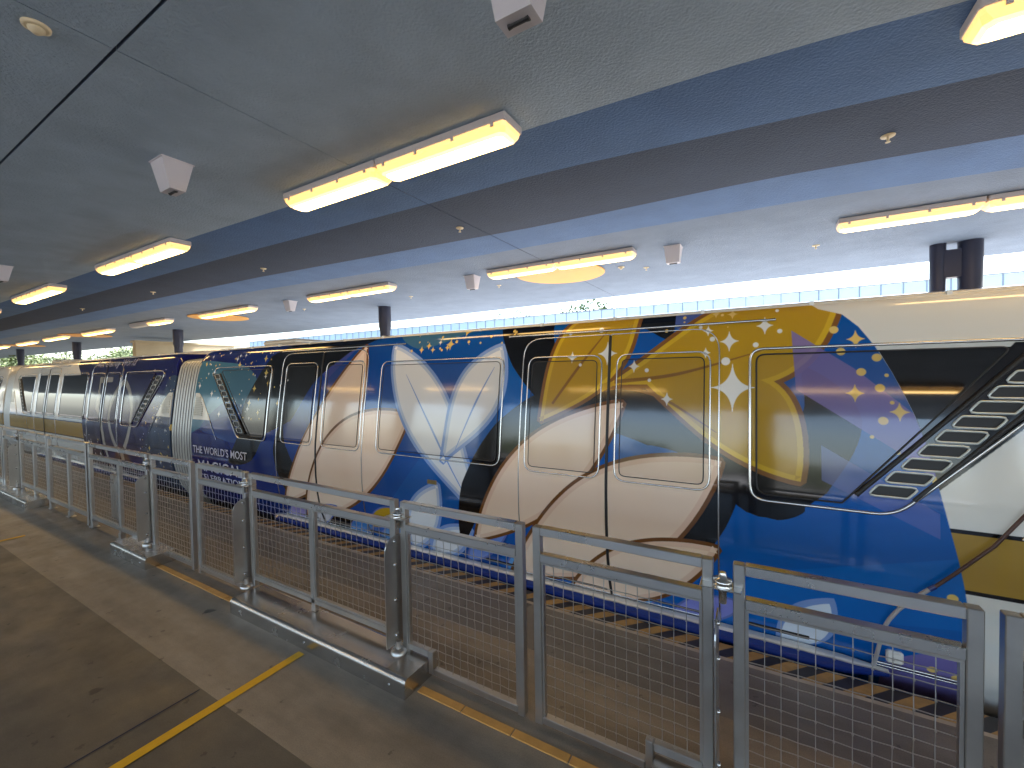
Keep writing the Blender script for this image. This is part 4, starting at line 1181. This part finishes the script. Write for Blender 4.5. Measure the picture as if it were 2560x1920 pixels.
for i, (a, b) in enumerate(((-11.75,-10.82), (-13.4,-11.8), (-15.0,-13.45))):
    frame_panel('fence_panel', ('mesh panel next past the left edge of the photo','mesh panel second past the left edge of the photo','mesh panel third past the left edge of the photo')[i], 'fence panel', FG, a, b, ((a+b)/2,), 0.0, 0.10)
g6 = frame_panel('gate', 'dark gate post cut off by the right edge of the photo', 'gate', GG, 0.632, 1.45, (), 0.022, 0.05)
mb = MB()
for z in (0.80,0.66):
    mb.box((0.672,FY+0.004,z-0.03),(0.70,FY+0.036,z+0.03),0,0.004)
mb = shift(mb, g6.location.x); mb.build('hinge_block', M['chrome'], g6)
frame_panel('fence_panel', 'mesh panel past the right edge of the photo', 'fence panel', FG, 1.5, 3.1, (2.3,), 0.0, 0.10)

def plinth(xa, xb, label):
    t = thing('plinth', label, 'plinth', ((xa+xb)/2,1.75,0), 'folded steel plinths under the fence')
    h = 0.108; L = (xb-xa)/2; y0, y1 = 1.642-1.75, 1.90-1.75; r = 0.028
    prof = [(y0,0.001)] + [(y0+r-r*math.cos(w), h-r+r*math.sin(w)) for w in [math.pi/2*k/6 for k in range(7)]] + [(y1-r+r*math.sin(w), h-r+r*math.cos(w)) for w in [math.pi/2*k/6 for k in range(7)]] + [(y1,0.001)]
    n = len(prof); mb = MB()
    for j in range(n-1):
        (ya,za),(yb,zb) = prof[j],prof[j+1]
        mb.add([(-L,ya,za),(L,ya,za),(L,yb,zb),(-L,yb,zb)], [(0,1,2,3)], 0, True)
    mb.build('cover', M['plinth'], t)
    for s in (-1,1):
        mb = MB(); P = [(s*(L-0.002),y,z-0.001) for (y,z) in prof]; mb.add(P, [tuple(range(n)) if s > 0 else tuple(range(n))[::-1]]); mb.build('end_cap', M['plinth'], t)
    k = int(2*L/0.6)
    for i in range(k+1):
        x = -L+0.12+i*(2*L-0.24)/max(1,k)
        mb = MB(); mb.lathe([(0.008,0.0),(0.006,-0.004)], c=(x,y0,0.045), n=8, axis='y'); mb.build('screw', M['chrome'], t)
    return t
plinth(-3.41,-1.654,'large folded steel plinth under the double panel, ending beside the yellow line')
plinth(-5.68,-4.868,'short steel plinth under the bellows gate hinge')
plinth(-11.0,-8.62,'distant steel plinth at the left edge of the photo')
plinth(-0.395,0.80,'steel plinth at the bottom edge under the nearest panel')
gp_ = thing('steel_guard', 'grey steel guard standing behind the mesh left of the bellows', 'guard', (-7.05,2.12,0))
mb = MB(); mb.box((-0.10,-0.03,0.001),(0.10,0.03,0.55),0,0.006); mb.build('sheet', M['galv'], gp_)
mb = MB(); mb.box((-0.08,-0.036,0.44),(0.02,-0.03,0.50),0,0.002); mb.build('tag_plate', M['chrome'], gp_)
